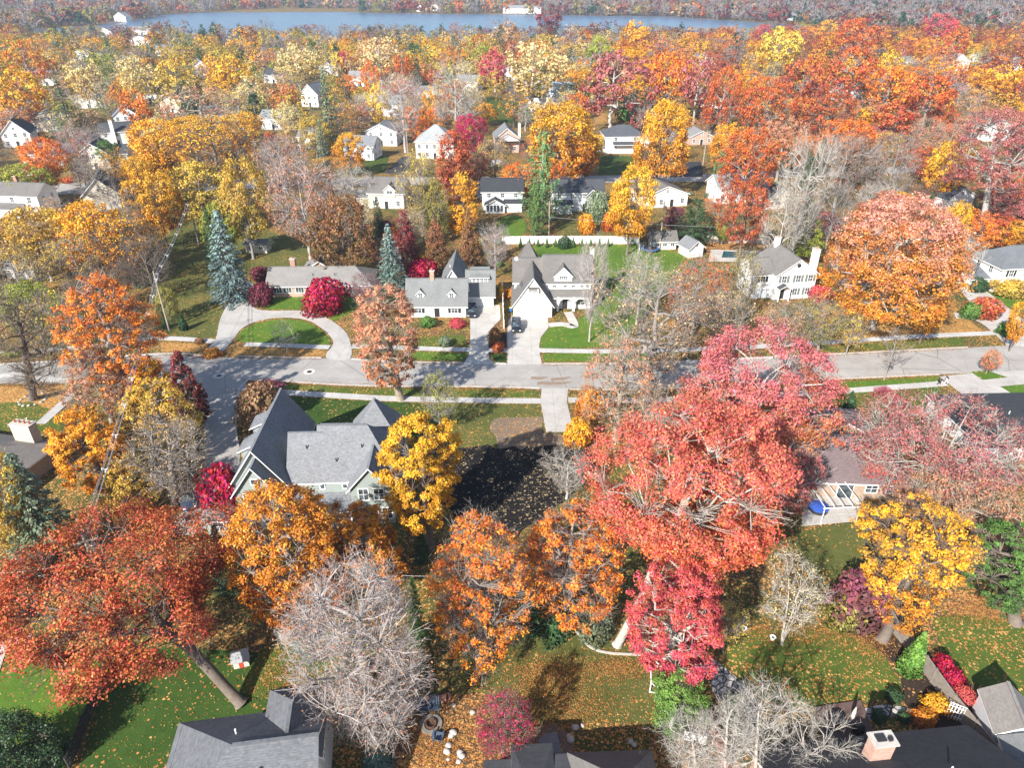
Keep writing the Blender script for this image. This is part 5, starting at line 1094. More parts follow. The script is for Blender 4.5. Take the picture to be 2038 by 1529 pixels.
# ------------------------------------------------------------------ fences, poles, vehicles, garden things
def fence(name,label,pts,h,mat,post=2.4,board=.14,gap=0.0,th=.03,cap=False):
    """boards along a ground line, posts as parts"""
    c=[Vector(G(a,b,h if top else 0)[:2]) for a,b,top in pts]
    o=thing(name,label,'fence',(c[0].x,c[0].y,0)); org=c[0]
    b=MB(); 
    for p,q in zip(c,c[1:]):
        d=q-p; L=d.length; u=d/L; n=max(1,int(L/(board+gap))); nn=Vector((-u.y,u.x))*th
        for i in range(n):
            a=p+u*(i*(board+gap))-org; e=a+u*(board*(.97))
            z=h-(.04 if i%3==1 else 0)*(gap>0)
            i0=len(b.v); b.v+=[(a.x-nn.x,a.y-nn.y,.06),(e.x-nn.x,e.y-nn.y,.06),(e.x+nn.x,e.y+nn.y,.06),(a.x+nn.x,a.y+nn.y,.06),(a.x-nn.x,a.y-nn.y,z),(e.x-nn.x,e.y-nn.y,z),(e.x+nn.x,e.y+nn.y,z),(a.x+nn.x,a.y+nn.y,z)]
            for f in ((3,2,1,0),(4,5,6,7),(0,1,5,4),(1,2,6,5),(2,3,7,6),(3,0,4,7)): b.f.append(tuple(i0+k for k in f)); b.m.append(0)
        pp=p-org; qq=q-org; off=nn*2.2
        for z in (.35,h-.3): b.bar((pp.x+off.x,pp.y+off.y,z),(qq.x+off.x,qq.y+off.y,z),.05,.1)
        if cap: b.bar((pp.x,pp.y,h+.04),(qq.x,qq.y,h+.04),.14,.05)
    b.build('boards',mat,o)
    pm=MB(); pm.box(-.07,.07,-.07,.07,0,h+.12); pm.box(-.1,.1,-.1,.1,h+.12,h+.17); pme=pm.mesh('post',mat)
    for p,q in zip(c,c[1:]):
        n=max(1,round((q-p).length/post)); ang=math.atan2((q-p).y,(q-p).x)
        for i in range(n+1):
            v=p.lerp(q,i/n)-org; link('post',pme,o,(v.x,v.y,0),ang)
    return o
fence('white_fence','long white solid fence behind the bright back lawn',[(1000,486,0),(1100,485,0),(1270,486,0)],1.9,M['white'],2.4,.18,0,.025,True)
fence('white_fence','short white fence panel at the corner by the trampoline',[(1270,486,0),(1272,499,0)],1.9,M['white'],2.4,.18,0,.025,True)
fence('wood_fence','pale weathered wood fence behind the pool garden',[(1345,484,0),(1440,483,0),(1530,485,0)],1.9,plain('weathered_wood',(.50,.46,.40),.9,.2,.2,3),2.4,.15,.01)
fence('dark_fence','dark board fence running back beside the pool garden',[(1515,462,0),(1560,505,0),(1600,545,0)],1.9,plain('dark_boards',(.06,.05,.045),.9,.2,.2,3),2.4,.15,.01)
fence('slat_fence','dark open slat fence along the lower left lawn',[(214,1305,1),(190,1365,1),(160,1430,1),(128,1510,1)],1.7,plain('black_slats',(.05,.046,.042),.85,.2,.25,3),2.6,.09,.08)
fence('board_fence','weathered grey board fence down the lower right garden',[(1785,1232,1),(1846,1308,1),(1864,1333,1),(1902,1385,1),(1945,1437,1),(1990,1492,1)],1.9,M['wood'],2.2,.16,.012,.03,True)
fence('white_fence','thin white fence between the two pale driveways',[(1003,655,0),(1001,610,0),(1000,575,0)],1.7,M['white'],2.4,.15,0,.02)
fence('white_fence','white fence before the hip roof villa',[(1183,305,0),(1260,306,0)],1.6,M['white'],2.4,.2,0,.02)
fence('stone_wall','low red stone wall beside the leafless grey tree',[(845,1400,0),(895,1394,0)],.6,plain('red_stone',(.34,.17,.13),.9,.2,.3,3),4,.5,0,.2)
# poles and lines
def pole(label,px,py,h,arm=1,trans=True,rad=.15,face=0,guy=None):
    p=G(px,py); o=thing('utility_pole',label,'utility pole',(p.x,p.y,0),face)
    b=MB(); b.tube([(0,0,0),(0,0,h*.5),(0,0,h)],[rad*1.25,rad*1.05,rad*.8],8); b.build('shaft',M['pole'],o)
    if arm:
        a=MB(); a.box(-1.2,1.2,-.2,-.08,h-.75,h-.6)
        for x in (-1.1,-.5,.5,1.1): a.lathe([(.05,0),(.07,.08),(.04,.16),(.06,.22)],6,(x,-.14,h-.6))
        a.bar((-.7,-.14,h-.7),(0,-.1,h-1.4),.05); a.bar((.7,-.14,h-.7),(0,-.1,h-1.4),.05)
        a.build('crossarm',M['pole'],o)
    if trans:
        t_=MB(); t_.lathe([(.2,0),(.26,.05),(.26,.85),(.2,.95),(.06,1.0),(.06,1.15)],10,(.45,0,h-2.2)); t_.build('transformer',M['steel'],o)
    return o
def zfor(x,y,py):
    lo,hi=0,40
    for _ in range(40):
        m=(lo+hi)/2
        if PIX((x,y,m))[1]>py: lo=m
        else: hi=m
    return lo
b_=G(337,658); z2=zfor(b_.x,b_.y,540)
pole('slim tan utility pole at the edge of the left yard',337,658,z2,arm=0,trans=False,rad=.14)
q=MB(); q.bar((0,0,z2-.5),(.9,-.2,z2-.3),.08); q.lathe([(.12,0),(.14,.3),(.06,.45)],8,(.8,-.2,z2-.7)); q.build('bracket',M['steel'],[o for o in bpy.data.objects if o.name=='utility_pole'][0])
p1=G(165,1066,13.5); p1b=PIX((p1.x,p1.y,0))
pp_=pole('pale utility pole with white insulators rising from the rust red oak',p1b[0],p1b[1],13.5,rad=.2,face=.5)
p3=G(375,398,11); p3b=PIX((p3.x,p3.y,0)); pole('utility pole between the golden trees at the far end of the cable',p3b[0],p3b[1],11,rad=.16)
A=Vector((p1.x,p1.y,13.3)); Bq=Vector((b_.x+.8,b_.y-.2,z2-.2)); C=Vector((p3.x,p3.y,10.8))
def span(name,label,a,c,offs,sag,rad=.02,spacers=0):
    o=thing(name,label,'power line',a); b=MB()
    f=lambda t,of:(a.lerp(c,t)-a)+Vector((of[0],0,of[1]-sag*4*t*(1-t)))
    for of in offs: b.tube([f(i/14,of) for i in range(15)],rad,4,cap=False)
    b.build('wires',M['wire'],o)
    sm=MB()
    for x,z in ((-.28,.1),(.28,.1),(0,-.28)): sm.bar((x,0,z),(0,0,0),.06); sm.box(x-.07,x+.07,-.09,.09,z-.07,z+.07)
    sme=sm.mesh('spacer',plain('grey_spacer',(.62,.62,.62)))
    for i in range(spacers): link('spacer',sme,o,f((i+.6)/spacers,(0,0)))
    return o
BND=[(-.28,.1),(.28,.1),(0,-.28),(0,.35)]
span('power_line','bundled overhead cable with white spacers running up from the rust red oak',A,Bq,BND,1.0,.026,10)
span('power_line','bundled overhead cable beyond the slim tan pole',Bq,C,BND,.8,.03,7)
span('service_wire','thin single wire slanting from the slim tan pole to the street',Bq,Vector(G(300,705,7)),[(0,0)],.4,.02)
pl=[('utility pole with transformer among the golden trees',516,345,11),('thin pole in front of the slate roof house',704,330,11),('tall pole before the pink brick ranch',1399,328,11.5),('pole with cable between the two rear houses',1092,470,9),('pole right of the white fence, by the cream shed',1312,498,12),('pole among the upper left trees',118,180,12),('pole above the upper middle woods',858,170,12),('pole in the left far woods',484,120,13),('bare pole above the pyramid roof house',812,310,10)]
for l,a,b,hh in pl: pole(l,a,b,hh,trans=(hh>10.5),rad=.16)
W=lambda px,py,z:Vector(G(px,py,z))
span('service_wire','wire crossing above the white fence gardens',W(1092,432,8),W(1600,455,8),[(0,0)],.6,.02)
span('service_wire','wires crossing low from the left edge by the rust red oak',W(-60,1142,7),W(120,1128,7),[(0,0),(0,-.8)],.3,.025)
span('service_wire','wire crossing behind the leafless grey tree',W(800,1146,6),W(900,1146,6),[(0,0)],.1,.02)
# cars
def loft(secs):
    b=MB(); n=len(secs[0])
    for s in secs: b.v+=s
    for i in range(len(secs)-1):
        for j in range(n-1): b.f.append((i*n+j,i*n+j+1,(i+1)*n+j+1,(i+1)*n+j)); b.m.append(0)
    b.f.append(tuple(range(n))[::-1]); b.m.append(0); e=(len(secs)-1)*n; b.f.append(tuple(e+k for k in range(n))); b.m.append(0)
    return b
def car(label,px,py,rz,paint,van=False):
    p=G(px,py); o=thing('parked_car',label,'car',(p.x,p.y,.1),rz)
    sec=lambda y,w,z0,zs,zt:[(-w,y,z0),(-w*1.02,y,(z0+zs)/2),(-w*.97,y,zs),(-w*.75,y,zt),(0,y,zt+.04),(w*.75,y,zt),(w*.97,y,zs),(w*1.02,y,(z0+zs)/2),(w,y,z0)]
    b=loft([sec(-2.35,.70,.35,.60,.72),sec(-2.2,.86,.28,.75,.86),sec(-1.2,.93,.26,.88,1.0),sec(-.9,.93,.26,.92,1.05),sec(.2,.94,.26,.95,1.05),sec(1.6,.93,.26,.96,1.05),sec(2.15,.90,.28,.95,1.04),sec(2.35,.84,.38,.85,.95)])
    b.build('body',paint,o,smooth=True)
    cs=lambda y,w,z0,zt,wt:[(-w,y,z0),(-wt,y,zt),(0,y,zt+.04),(wt,y,zt),(w,y,z0)]
    g_=loft([cs(-1.25,.86,.98,1.02,.84),cs(-.55,.88,.98,1.58,.70),cs(.9,.88,.98,1.64,.72),cs(1.75,.87,.98,1.58,.70),cs(2.2,.85,.98,1.05,.80)])
    g_.build('windows',M['glass'],o,smooth=False)
    r=MB(); r.slab([[(-.69,-.5,1.62),(.69,-.5,1.62),(.71,1.75,1.655),(-.71,1.75,1.655)]],.05)
    for s in (-1,1):
        for y0,z0,y1,z1 in ((-1.2,1.0,-.5,1.6),(.35,1.0,.4,1.63),(2.15,1.05,1.7,1.6)): r.bar((s*.87,y0,z0),(s*.71,y1,z1),.07)
    r.build('roof',paint,o)
    tyre=MB(); tyre.lathe([(.22,-.11),(.34,-.11),(.35,0),(.34,.11),(.22,.11)],18); rim=MB(); rim.lathe([(.05,-.09),(.22,-.1),(.22,.115),(.06,.13)],12)
    tm=tyre.mesh('tyre',M['black'],True); rm=rim.mesh('rim',M['steel'],True)
    for x in (-.84,.84):
        for y in (-1.45,1.45):
            wq=link('wheel',tm,o,(x,y,.35)); wq.rotation_euler=(0,math.pi/2*(1 if x>0 else -1),0); link('rim',rm,wq)
    for s in (-1,1):
        hb=MB(); hb.box(s*.62-.16,s*.62+.16,-2.36,-2.2,.62,.76); hb.build('headlight',plain('clear_lens',(.75,.76,.78),.15,.6),o)
        tb=MB(); tb.box(s*.7-.12,s*.7+.12,2.22,2.36,.72,.9); tb.build('taillight',plain('red_lens',(.35,.01,.01),.2,.6),o)
        mb=MB(); mb.box(s*.98-.1,s*.98+.1,-.95,-.8,1.0,1.15); mb.build('mirror',paint,o)
    gb=MB(); gb.box(-.45,.45,-2.38,-2.3,.42,.66); gb.build('grille',M['dark'],o)
BLK=plain('black_car_paint',(.018,.02,.026),.18,.6)
car('black car parked outside the dormer cottage garage',939,626,R_(2),BLK); car('black car parked nose out before the tall garage gable',1028,655,R_(0),BLK)
car('white car on the back street beside the bare trees',656,352,R_(88),plain('white_car_paint',(.78,.78,.78),.25,.5))
car('dark blue car in the green house yard behind the bare branching tree',375,1000,R_(30),plain('dark_blue_paint',(.03,.045,.08),.25,.5))
# people
def person(label,px,py,rz,top,legs,hair,stride=.28):
    p=G(px,py); o=thing('person',label,'person',(p.x,p.y,.1),rz)
    def skin(name,V,E,R,mat,par):
        me=bpy.data.meshes.new(name); me.from_pydata(V,E,[]); me.materials.append(mat); ob=link(name,me,par)
        m=ob.modifiers.new('skin','SKIN'); 
        for i,r in enumerate(R): me.skin_vertices[0].data[i].radius=(r,r)
        me.skin_vertices[0].data[0].use_root=True; ob.modifiers.new('sub','SUBSURF').levels=1; ob.modifiers['sub'].render_levels=1; return ob
    s=stride
    V=[(0,0,.95),(0,0,1.15),(0,0,1.40),(0,0,1.50),(0,-.02,1.60),(0,-.02,1.74),(.1,0,.92),(.1,-s*.6,.50),(.1,-s,.08),(.1,-s-.14,.05),(-.1,0,.92),(-.1,s*.3,.50),(-.1,s,.10),(-.1,s-.12,.05),
       (.2,0,1.40),(.27,.12,1.14),(.25,.02,.92),(.25,-.06,.84),(-.2,0,1.40),(-.27,-.12,1.14),(-.24,-.2,.94),(-.24,-.26,.87)]
    E=[(0,1),(1,2),(2,3),(3,4),(4,5),(0,6),(6,7),(7,8),(8,9),(0,10),(10,11),(11,12),(12,13),(2,14),(14,15),(15,16),(16,17),(2,18),(18,19),(19,20),(20,21)]
    R=[.13,.12,.14,.055,.085,.09,.085,.06,.045,.04,.085,.06,.045,.04,.06,.045,.035,.035,.06,.045,.035,.035]
    skin('body',V,E,R,plain('skin',(.50,.31,.23)),o)
    J=[0,1,2,14,15,16,18,19,20]; mp={j:i for i,j in enumerate(J)}
    skin('jacket',[V[j] for j in J],[(mp[a],mp[b]) for a,b in E if a in mp and b in mp],[R[j]+.025 for j in J],top,o)
    J=[0,6,7,8,10,11,12]; mp={j:i for i,j in enumerate(J)}
    skin('trousers',[(V[j][0],V[j][1],max(V[j][2],.13)) for j in J],[(mp[a],mp[b]) for a,b in E if a in mp and b in mp],[R[j]+.02 for j in J],legs,o)
    b=MB(); b.lathe([(.09,-.06),(.115,.03),(.09,.1),(.02,.13)],10,(0,.01,1.71)); b.build('hair',hair,o,smooth=True)
    for x in (.1,-.1):
        pass
    return o
HR=plain('brown_hair',(.07,.04,.025)); NAVY=plain('navy_cloth',(.02,.04,.10)); BLKC=plain('black_cloth',(.015,.015,.02)); 
person('person in a navy jacket and dark trousers walking on the right sidewalk',1867,768,R_(70),NAVY,BLKC,HR)
person('person in a black jacket and white trousers walking ahead on the right sidewalk',1881,765,R_(70),BLKC,plain('white_cloth',(.75,.75,.76)),HR)
# bins, flags and garden things
p=G(1017,622); o=thing('recycling_bin','blue wheeled bin with a yellow lid beside the garage gable','bin',(p.x,p.y,.06),.2)
b=MB(); b.lathe([(.24,.05),(.33,1.0)],4); b.build('bin_body',plain('blue_plastic',(.03,.13,.42)),o); b=MB(); b.lathe([(.37,1.0),(.36,1.08),(.1,1.13)],4); b.build('lid',plain('yellow_plastic',(.75,.55,.04)),o); b=MB(); b.bar((-.25,.28,.12),(.25,.28,.12),.2); b.build('wheels',M['black'],o)
def flag(label,px,py,h,cols,fl,size=.5,pz=0):
    p=G(px,py,pz); o=thing('flagpole',label,'flag',(p.x,p.y,pz)); b=MB(); b.tube([(0,0,0),(0,0,h)],.045,8); b.lathe([(.02,0),(.1,.08),(.02,.18)],8,(0,0,h)); b.build('pole',M['white'],o)
    m=MB(); n=16
    for i in range(n):
        z1=h-.25-fl*i/n; z0=h-.25-fl*(i+1)/n; w0=size*(.5+.5*math.sin(i/n*3.0)); w1=size*(.5+.5*math.sin((i+1)/n*3.0))
        for k,(xa,ya,xb,yb) in enumerate(((.05,0,.55,-.25),(.55,-.25,.8,.18),(.8,.18,1,-.1))):
            m.quad((xa*w1+.03,ya*w1,z0),(xb*w1+.03,yb*w1,z0),(xb*w0+.03,yb*w0,z1),(xa*w0+.03,ya*w0,z1),m=min(len(cols)-1,int(i/n*len(cols))))
    m.build('flag',cols,o,smooth=True)
FB=plain('flag_blue',(.06,.14,.26)); FY=plain('flag_yellow',(.80,.60,.03)); 
flag('blue and yellow flag hanging limp from a white pole at the left roof',84,908,6.2,[FB,FY,FY,FB],3.0,.8)
flag('red and white flag on a porch post of the gabled house',1114,612,2.4,[plain('flag_red',(.6,.03,.05)),M['white']],1.3,.5)
p=G(1293,500); o=thing('trampoline','round trampoline with a blue rim beside the cream shed','trampoline',(p.x,p.y,0)); b=MB(); b.lathe([(2.1,.75),(2.1,.85),(1.7,.85),(1.7,.78)],24); b.build('rim',plain('blue_pad',(.06,.16,.42)),o); b=MB(); b.lathe([(1.72,.78),(1.7,.80)],24); b.build('mat',M['black'],o)
lg=MB(); lg.tube([(0,0,0),(0,0,.76)],.04,6); lgm=lg.mesh('leg',M['steel'])
for i in range(6): link('leg',lgm,o,(2*math.cos(i*1.047),2*math.sin(i*1.047),0))
p=G(590,1300); o=thing('playset','wooden play tower with a dark green slide beside the leafless grey tree','playset',(p.x,p.y,0),R_(-35)); b=MB()
for x in (-1.6,-.2):
    for y in (-.7,.7): b.box(x-.06,x+.06,y-.06,y+.06,0,2.6)
b.box(-1.65,-.15,-.75,.75,1.35,1.43); b.build('tower',plain('cedar',(.36,.25,.16),.8),o)
s_=MB()
for k in range(8): 
    x0=-.15+k*.3; z0=1.4*(1-k/8)**1.1; x1=x0+.3; z1=1.4*(1-(k+1)/8)**1.1+.03
    s_.quad((x0,-.28,z0),(x1,-.28,z1),(x1,.28,z1),(x0,.28,z0)); s_.bar((x0,-.3,z0+.1),(x1,-.3,z1+.1),.06,.2); s_.bar((x0,.3,z0+.1),(x1,.3,z1+.1),.06,.2)
s_.build('slide',plain('green_plastic',(.02,.16,.12),.4),o); r_=MB(); r_.slab([[(-1.9,-.95,2.4),(.1,-.95,2.4),(.1,0,3.1),(-1.9,0,3.1)],[(-1.9,0,3.1),(.1,0,3.1),(.1,.95,2.4),(-1.9,.95,2.4)]],.06); r_.build('roof',M['wood'],o)
p=G(482,1320); o=thing('playhouse','small cream toy playhouse with a grey roof beneath the rust red oak','playhouse',(p.x,p.y,0),.3); b=MB(); b.box(-.7,.7,-.6,.6,0,1.1); b.build('wall',plain('cream_plastic',(.66,.62,.50)),o); r_=MB(); r_.slab([[(-.85,-.8,1.0),(.85,-.8,1.0),(.85,0,1.6),(-.85,0,1.6)],[(-.85,0,1.6),(.85,0,1.6),(.85,.8,1.0),(-.85,.8,1.0)]],.06); r_.build('roof',plain('grey_plastic',(.30,.31,.32)),o); d_=MB(); d_.box(-.2,.2,-.63,-.59,0,.8); d_.build('door',plain('red_plastic',(.5,.07,.04)),o)
def chair(label,px,py,rz):
    p=G(px,py); o=thing('garden_chair',label,'chair',(p.x,p.y,0),rz,'blue garden chairs at the fire pit'); cm=plain('slate_blue_plastic',(.075,.105,.15),.5)
    b=MB(); b.slab([[(-.36,-.42,.42),(.36,-.42,.42),(.32,.30,.28),(-.32,.30,.28)]],.05); b.build('seat',cm,o)
    b=MB()
    for i in range(5): b.bar((-.28+i*.14,.28,.28),(-.36+i*.18,.72,1.05-.05*abs(i-2)),.12,.03)
    b.build('backrest',cm,o)
    for s in (-1,1):
        b=MB(); b.box(s*.44-.08,s*.44+.08,-.48,.42,.56,.61); b.build('arm',cm,o); b=MB(); b.box(s*.42-.04,s*.42+.04,-.46,-.38,0,.56); b.build('leg',cm,o); b=MB(); b.bar((s*.4,-.3,.36),(s*.38,.6,.02),.06); b.build('leg',cm,o)
chair('blue garden chair above the fire pit ring, facing it',865,1412,R_(0)); chair('blue garden chair below the fire pit ring, facing away',872,1472,R_(170)); chair('blue garden chair left of the fire pit, half hidden by bare twigs',842,1414,R_(60))
p=G(858,1444); o=thing('fire_pit','round stone fire pit ring between the blue garden chairs','fire pit',(p.x,p.y,0)); b=MB(); b.lathe([(1.0,0),(1.0,.18),(.62,.18),(.62,.0)],20); b.build('ring',plain('pit_stone',(.20,.18,.155),.9,.2,.3,4),o); b=MB(); b.lathe([(.5,0),(.5,.36),(.42,.36),(.40,.05)],16); b.build('bowl',plain('rusty_steel',(.10,.06,.045)),o)
def hoop(label,px,py,rz):
    p=G(px,py); o=thing('basketball_hoop',label,'basketball hoop',(p.x,p.y,0),rz); b=MB(); b.tube([(0,0,0),(0,0,2.6),(0,-.7,3.2)],.06,8); b.build('post',M['dark'],o)
    b=MB(); 
    for a,c in (((-.9,2.9),(.9,2.9)),((-.9,3.95),(.9,3.95)),((-.9,2.9),(-.9,3.95)),((.9,2.9),(.9,3.95)),((-.3,3.05),(.3,3.05)),((-.3,3.5),(.3,3.5)),((-.3,3.05),(-.3,3.5)),((.3,3.05),(.3,3.5))): b.bar((a[0],-.75,a[1]),(c[0],-.75,c[1]),.06)
    b.box(-.88,.88,-.74,-.72,2.92,3.93); b.build('backboard',[M['white']],o)
    b=MB(); b.tube([(.23*math.cos(k*.52),-1.05+.23*math.sin(k*.52),3.05) for k in range(13)],.02,5); b.build('rim',plain('orange_rim',(.7,.15,.03)),o); b=MB(); b.lathe([(.23,0),(.18,-.2),(.14,-.42)],10,(0,-1.05,3.04)); 
hoop('white framed basketball hoop among the bare pale trees',1372,1535,R_(165))
p=G(1296,1352); o=thing('goal_frame','white tubular goal frame under the scarlet tree','goal',(p.x,p.y,0),R_(-8)); b=MB()
for a,c in (((-.2,-1.5,0),(-.2,-1.5,1.5)),((-.2,1.5,0),(-.2,1.5,1.5)),((-.2,-1.5,1.5),(-.2,1.5,1.5)),((-.2,-1.5,1.5),(1,-1.5,0)),((-.2,1.5,1.5),(1,1.5,0)),((1,-1.5,.05),(1,1.5,.05)),((-.2,-1.5,.05),(1,-1.5,.05)),((-.2,1.5,.05),(1,1.5,.05))): b.bar(a,c,.09)
b.build('frame',M['white'],o)
p=G(1655,1022); o=thing('pergola','open white patio frame with four rafters behind the plum brown roof','pergola',(p.x,p.y,0),R_(4)); L0=3.0
pm=MB(); pm.tube([(0,0,0),(0,0,2.5)],.06,8); pmm=pm.mesh('post',M['white'])
for x in (-2.3,2.1): link('post',pmm,o,(x,-1.9,0))
bm_=MB(); bm_.bar((-2.5,-1.9,2.52),(2.5,-1.9,2.52),.1,.12); bm_.build('beam',M['white'],o); rf=MB(); rf.bar((0,-1.95,2.62),(0,2.6,2.75),.06,.1); rfm=rf.mesh('rafter',M['white'])
for i in range(5): link('rafter',rfm,o,(-2.3+i*1.15,0,0))
p=G(1628,1016); o=thing('covered_tub','round tub under a bright blue cover below the patio frame','hot tub',(p.x,p.y,.05)); b=MB(); b.lathe([(1.15,0),(1.15,.55)],18); b.build('shell',M['dark'],o); b=MB(); b.lathe([(1.2,.5),(1.2,.62),(.6,.72),(.05,.76)],18); b.build('cover',plain('blue_cover',(.04,.10,.42),.35),o)
p=G(1690,1445,.25); o=thing('parasol','closed pale parasol standing on the brown deck','parasol',(p.x,p.y,.3)); b=MB(); b.tube([(0,0,0),(0,0,2.6)],.03,6); b.build('pole',M['wood'],o); b=MB(); b.lathe([(.09,.9),(.17,1.2),(.15,1.9),(.03,2.55)],10); b.build('canopy',plain('pale_canvas',(.62,.58,.50)),o)
p=G(1663,1440,.25); o=thing('garden_table','dark round table on the brown deck','table',(p.x,p.y,.3)); b=MB(); b.lathe([(.62,.70),(.62,.74),(.05,.76)],16); b.build('tabletop',M['dark'],o); b=MB(); b.lathe([(.3,0),(.05,.08),(.05,.7)],8); b.build('leg',M['dark'],o)
p=G(1706,1462,.25); o=thing('barbecue','black lidded barbecue on the brown deck','barbecue',(p.x,p.y,.3),.4); b=MB(); b.box(-.45,.45,-.28,.28,.1,.75); b.build('cabinet',M['dark'],o); b=MB(); b.lathe([(.48,.75),(.44,.95),(.25,1.1),(.02,1.14)],12); b.build('lid',M['black'],o)
p=G(1895,1432); o=thing('trellis','white lattice trellis behind the charcoal roof','trellis',(p.x,p.y,0),R_(-30)); b=MB()
for i in range(6): b.box(-.6+i*.24-.03,-.6+i*.24+.03,-.03,.03,0,2.0)
for z in (.4,1.0,1.6,1.95): b.box(-.66,.66,-.05,-.03,z,z+.07)
b.build('lattice',M['white'],o)
p=G(1399,1337); o=MB(); o.lathe([(.5,0),(.5,.12),(.05,.16)],16); o=o.build('stone_disc',plain('pale_disc',(.60,.62,.62)),None,(p.x,p.y,.02)); props(o,'pale round stone disc lying at the scarlet tree foot','stone')
p=G(1783,1256); o=thing('wheel_ornament','small black and white spoked wheel lying by the board fence','garden ornament',(p.x,p.y,.25)); b=MB(); b.tube([(.5*math.cos(k*.42),.5*math.sin(k*.42),0) for k in range(16)],.06,6); b.build('rim',M['dark'],o); b=MB()
for k in range(8): b.bar((0,0,0),(.5*math.cos(k*.785),.5*math.sin(k*.785),0),.07,.05)
b.build('spokes',M['white'],o)
rs=random.Random(5); RK=[]
def rock(label,px,py,s,grp,col='stone'):
    p=G(px,py); b=MB(); b.lathe([(.3,0),(.5,.15),(.42,.32),(.12,.42)],7)
    b.v=[(x*s*rs.uniform(.75,1.25),y*s*rs.uniform(.75,1.25),z*s) for x,y,z in b.v]; o=b.build('garden_rock',M[col],None,(p.x,p.y,0),rs.random()*6,smooth=True); props(o,label,'rock',grp)
for a,b in ((941,1420),(902,1460),(898,1466),(893,1486),(890,1498),(916,1500),(919,1507),(892,1513),(913,1518),(903,1405)): rock('pale rock in the leafy bed between fire pit and small pink red tree',a,b,rs.uniform(.35,.75),'rocks of the leafy bed')
for a,b in ((1133,1468),(1136,1474),(1145,1450),(1158,1446),(1255,1478),(1262,1484)): rock('grey rock edging the bed behind the brown gabled roof',a,b,rs.uniform(.4,.8),'rocks edging the patio bed')
ringc=G(66,796); 
for i in range(14):
    a=i*.449; s=rs.uniform(.4,.6); b=MB(); b.lathe([(.3,0),(.5,.15),(.42,.32),(.12,.42)],7); b.v=[(x*s*rs.uniform(.8,1.2),y*s*rs.uniform(.8,1.2),z*s) for x,y,z in b.v]
    o=b.build('ring_stone',M['stone'],None,(ringc.x+1.9*math.cos(a),ringc.y+1.9*math.sin(a),0),a); props(o,'pale stone of the ring around the dark limbed bare tree','stone','stones of the tree ring')
def manhole(label,px,py):
    p=G(px,py); o=thing('manhole','%s'%label,'manhole cover',(p.x,p.y,.085)); b=MB(); b.lathe([(1.0,0),(1.0,.008)],20); b.build('collar',plain('pale_collar',(.52,.50,.47),.9),o); b=MB(); b.lathe([(.42,.008),(.42,.02)],16); b.build('cover',M['dark'],o)
manhole('round manhole in a pale collar on the front street',616,741); manhole('round manhole at the side street mouth',436,749)
for l,a,b in (('white terracotta planter by the pale stemmed tree',1537,1274),('small white planter on the leafy bed edge',1480,1256),('small white pot beside the mulch bed',1792,1318)):
    p=G(a,b); o=thing('planter',l,'planter',(p.x,p.y,0)); m_=MB(); m_.lathe([(.18,0),(.28,.4),(.32,.42),(.26,.40),(.22,.36)],12); m_.build('pot',M['white'],o); m_=MB(); m_.lathe([(.23,.34),(.02,.38)],10); m_.build('soil',M['mulch'],o)
# ------------------------------------------------------------------ further trees between the placed ones, the far woods, fallen leaves
def inpoly(P,x,y):
    n=len(P); c=False; j=n-1
    for i in range(n):
        if (P[i][1]>y)!=(P[j][1]>y) and x<(P[j][0]-P[i][0])*(y-P[i][1])/(P[j][1]-P[i][1])+P[i][0]: c=not c
        j=i
    return c
KB=[(p.min(0),p.max(0),p) for p in KEEP]
def kept(x,y,m=0):
    for a,b,p in KB:
        if a[0]-m<=x<=b[0]+m and a[1]-m<=y<=b[1]+m and inpoly(p,x,y): return True
    return False
def gpix(px,py):
    v=-(py-764.5)/FPX
    if -SP+v*CP>=-.012: return (0,9e9)
    q=G(px,py); return (q.x,q.y)
HB=[]
for hx,hy,hr in HOUSES:
    a=PIX((hx,hy,3.2)); HB.append((a[0],a[1],max(9,hr*.8*FPX/a[2]),max(7,4.2*FPX/a[2]),hy))
TB=[]
def tb(t):
    b=TYPES[t['ty']][2]; zc=(1+b)/2*t['zt']; a=PIX((t['x'],t['y'],zc)); return (a[0],a[1],t['R']*FPX/a[2],t['zt']*.5*FPX/a[2],t['y'])
for t_ in TREES: TB.append(tb(t_))
rf=random.Random(4)
def region(px,py):
    if py<78: return ['brown','maroon','tan','olive','rust','greybare','olivegold','pinkbare','darkgreen','brownbare','darkgreen','maroon','brown'] if px<1380 else ['rust','brown','amber','maroon','olive','orange','greybare','tan','dusty']
    if px<680: return ['olivegold','cream','gold','amber','pinkbare','greybare','gold','peach','olivegold','darkgreen','yellow','brownbare','lime','olive','greygreen','tan','greybare','cream','green']
    if px<1230: return ['cream','tan','peach','rust','greybare','olivegold','lemon','darkgreen','pinkbare','amber','greygreen','gold','cream','orange','green']
    return ['rust','rustred','orange','amber','orange','gold','dusty','peach','rustred','palebare','yellow','gold','olivegold','darkgreen','greybare','pinkbare','brown','maroon']
BARE={'greybare','palebare','pinkbare','brownbare'}; CON={'darkgreen','greygreen','green'}
nf=0; tries=0; KC={}
for t_ in TREES: KC[t_['ty']]=KC.get(t_['ty'],0)+1
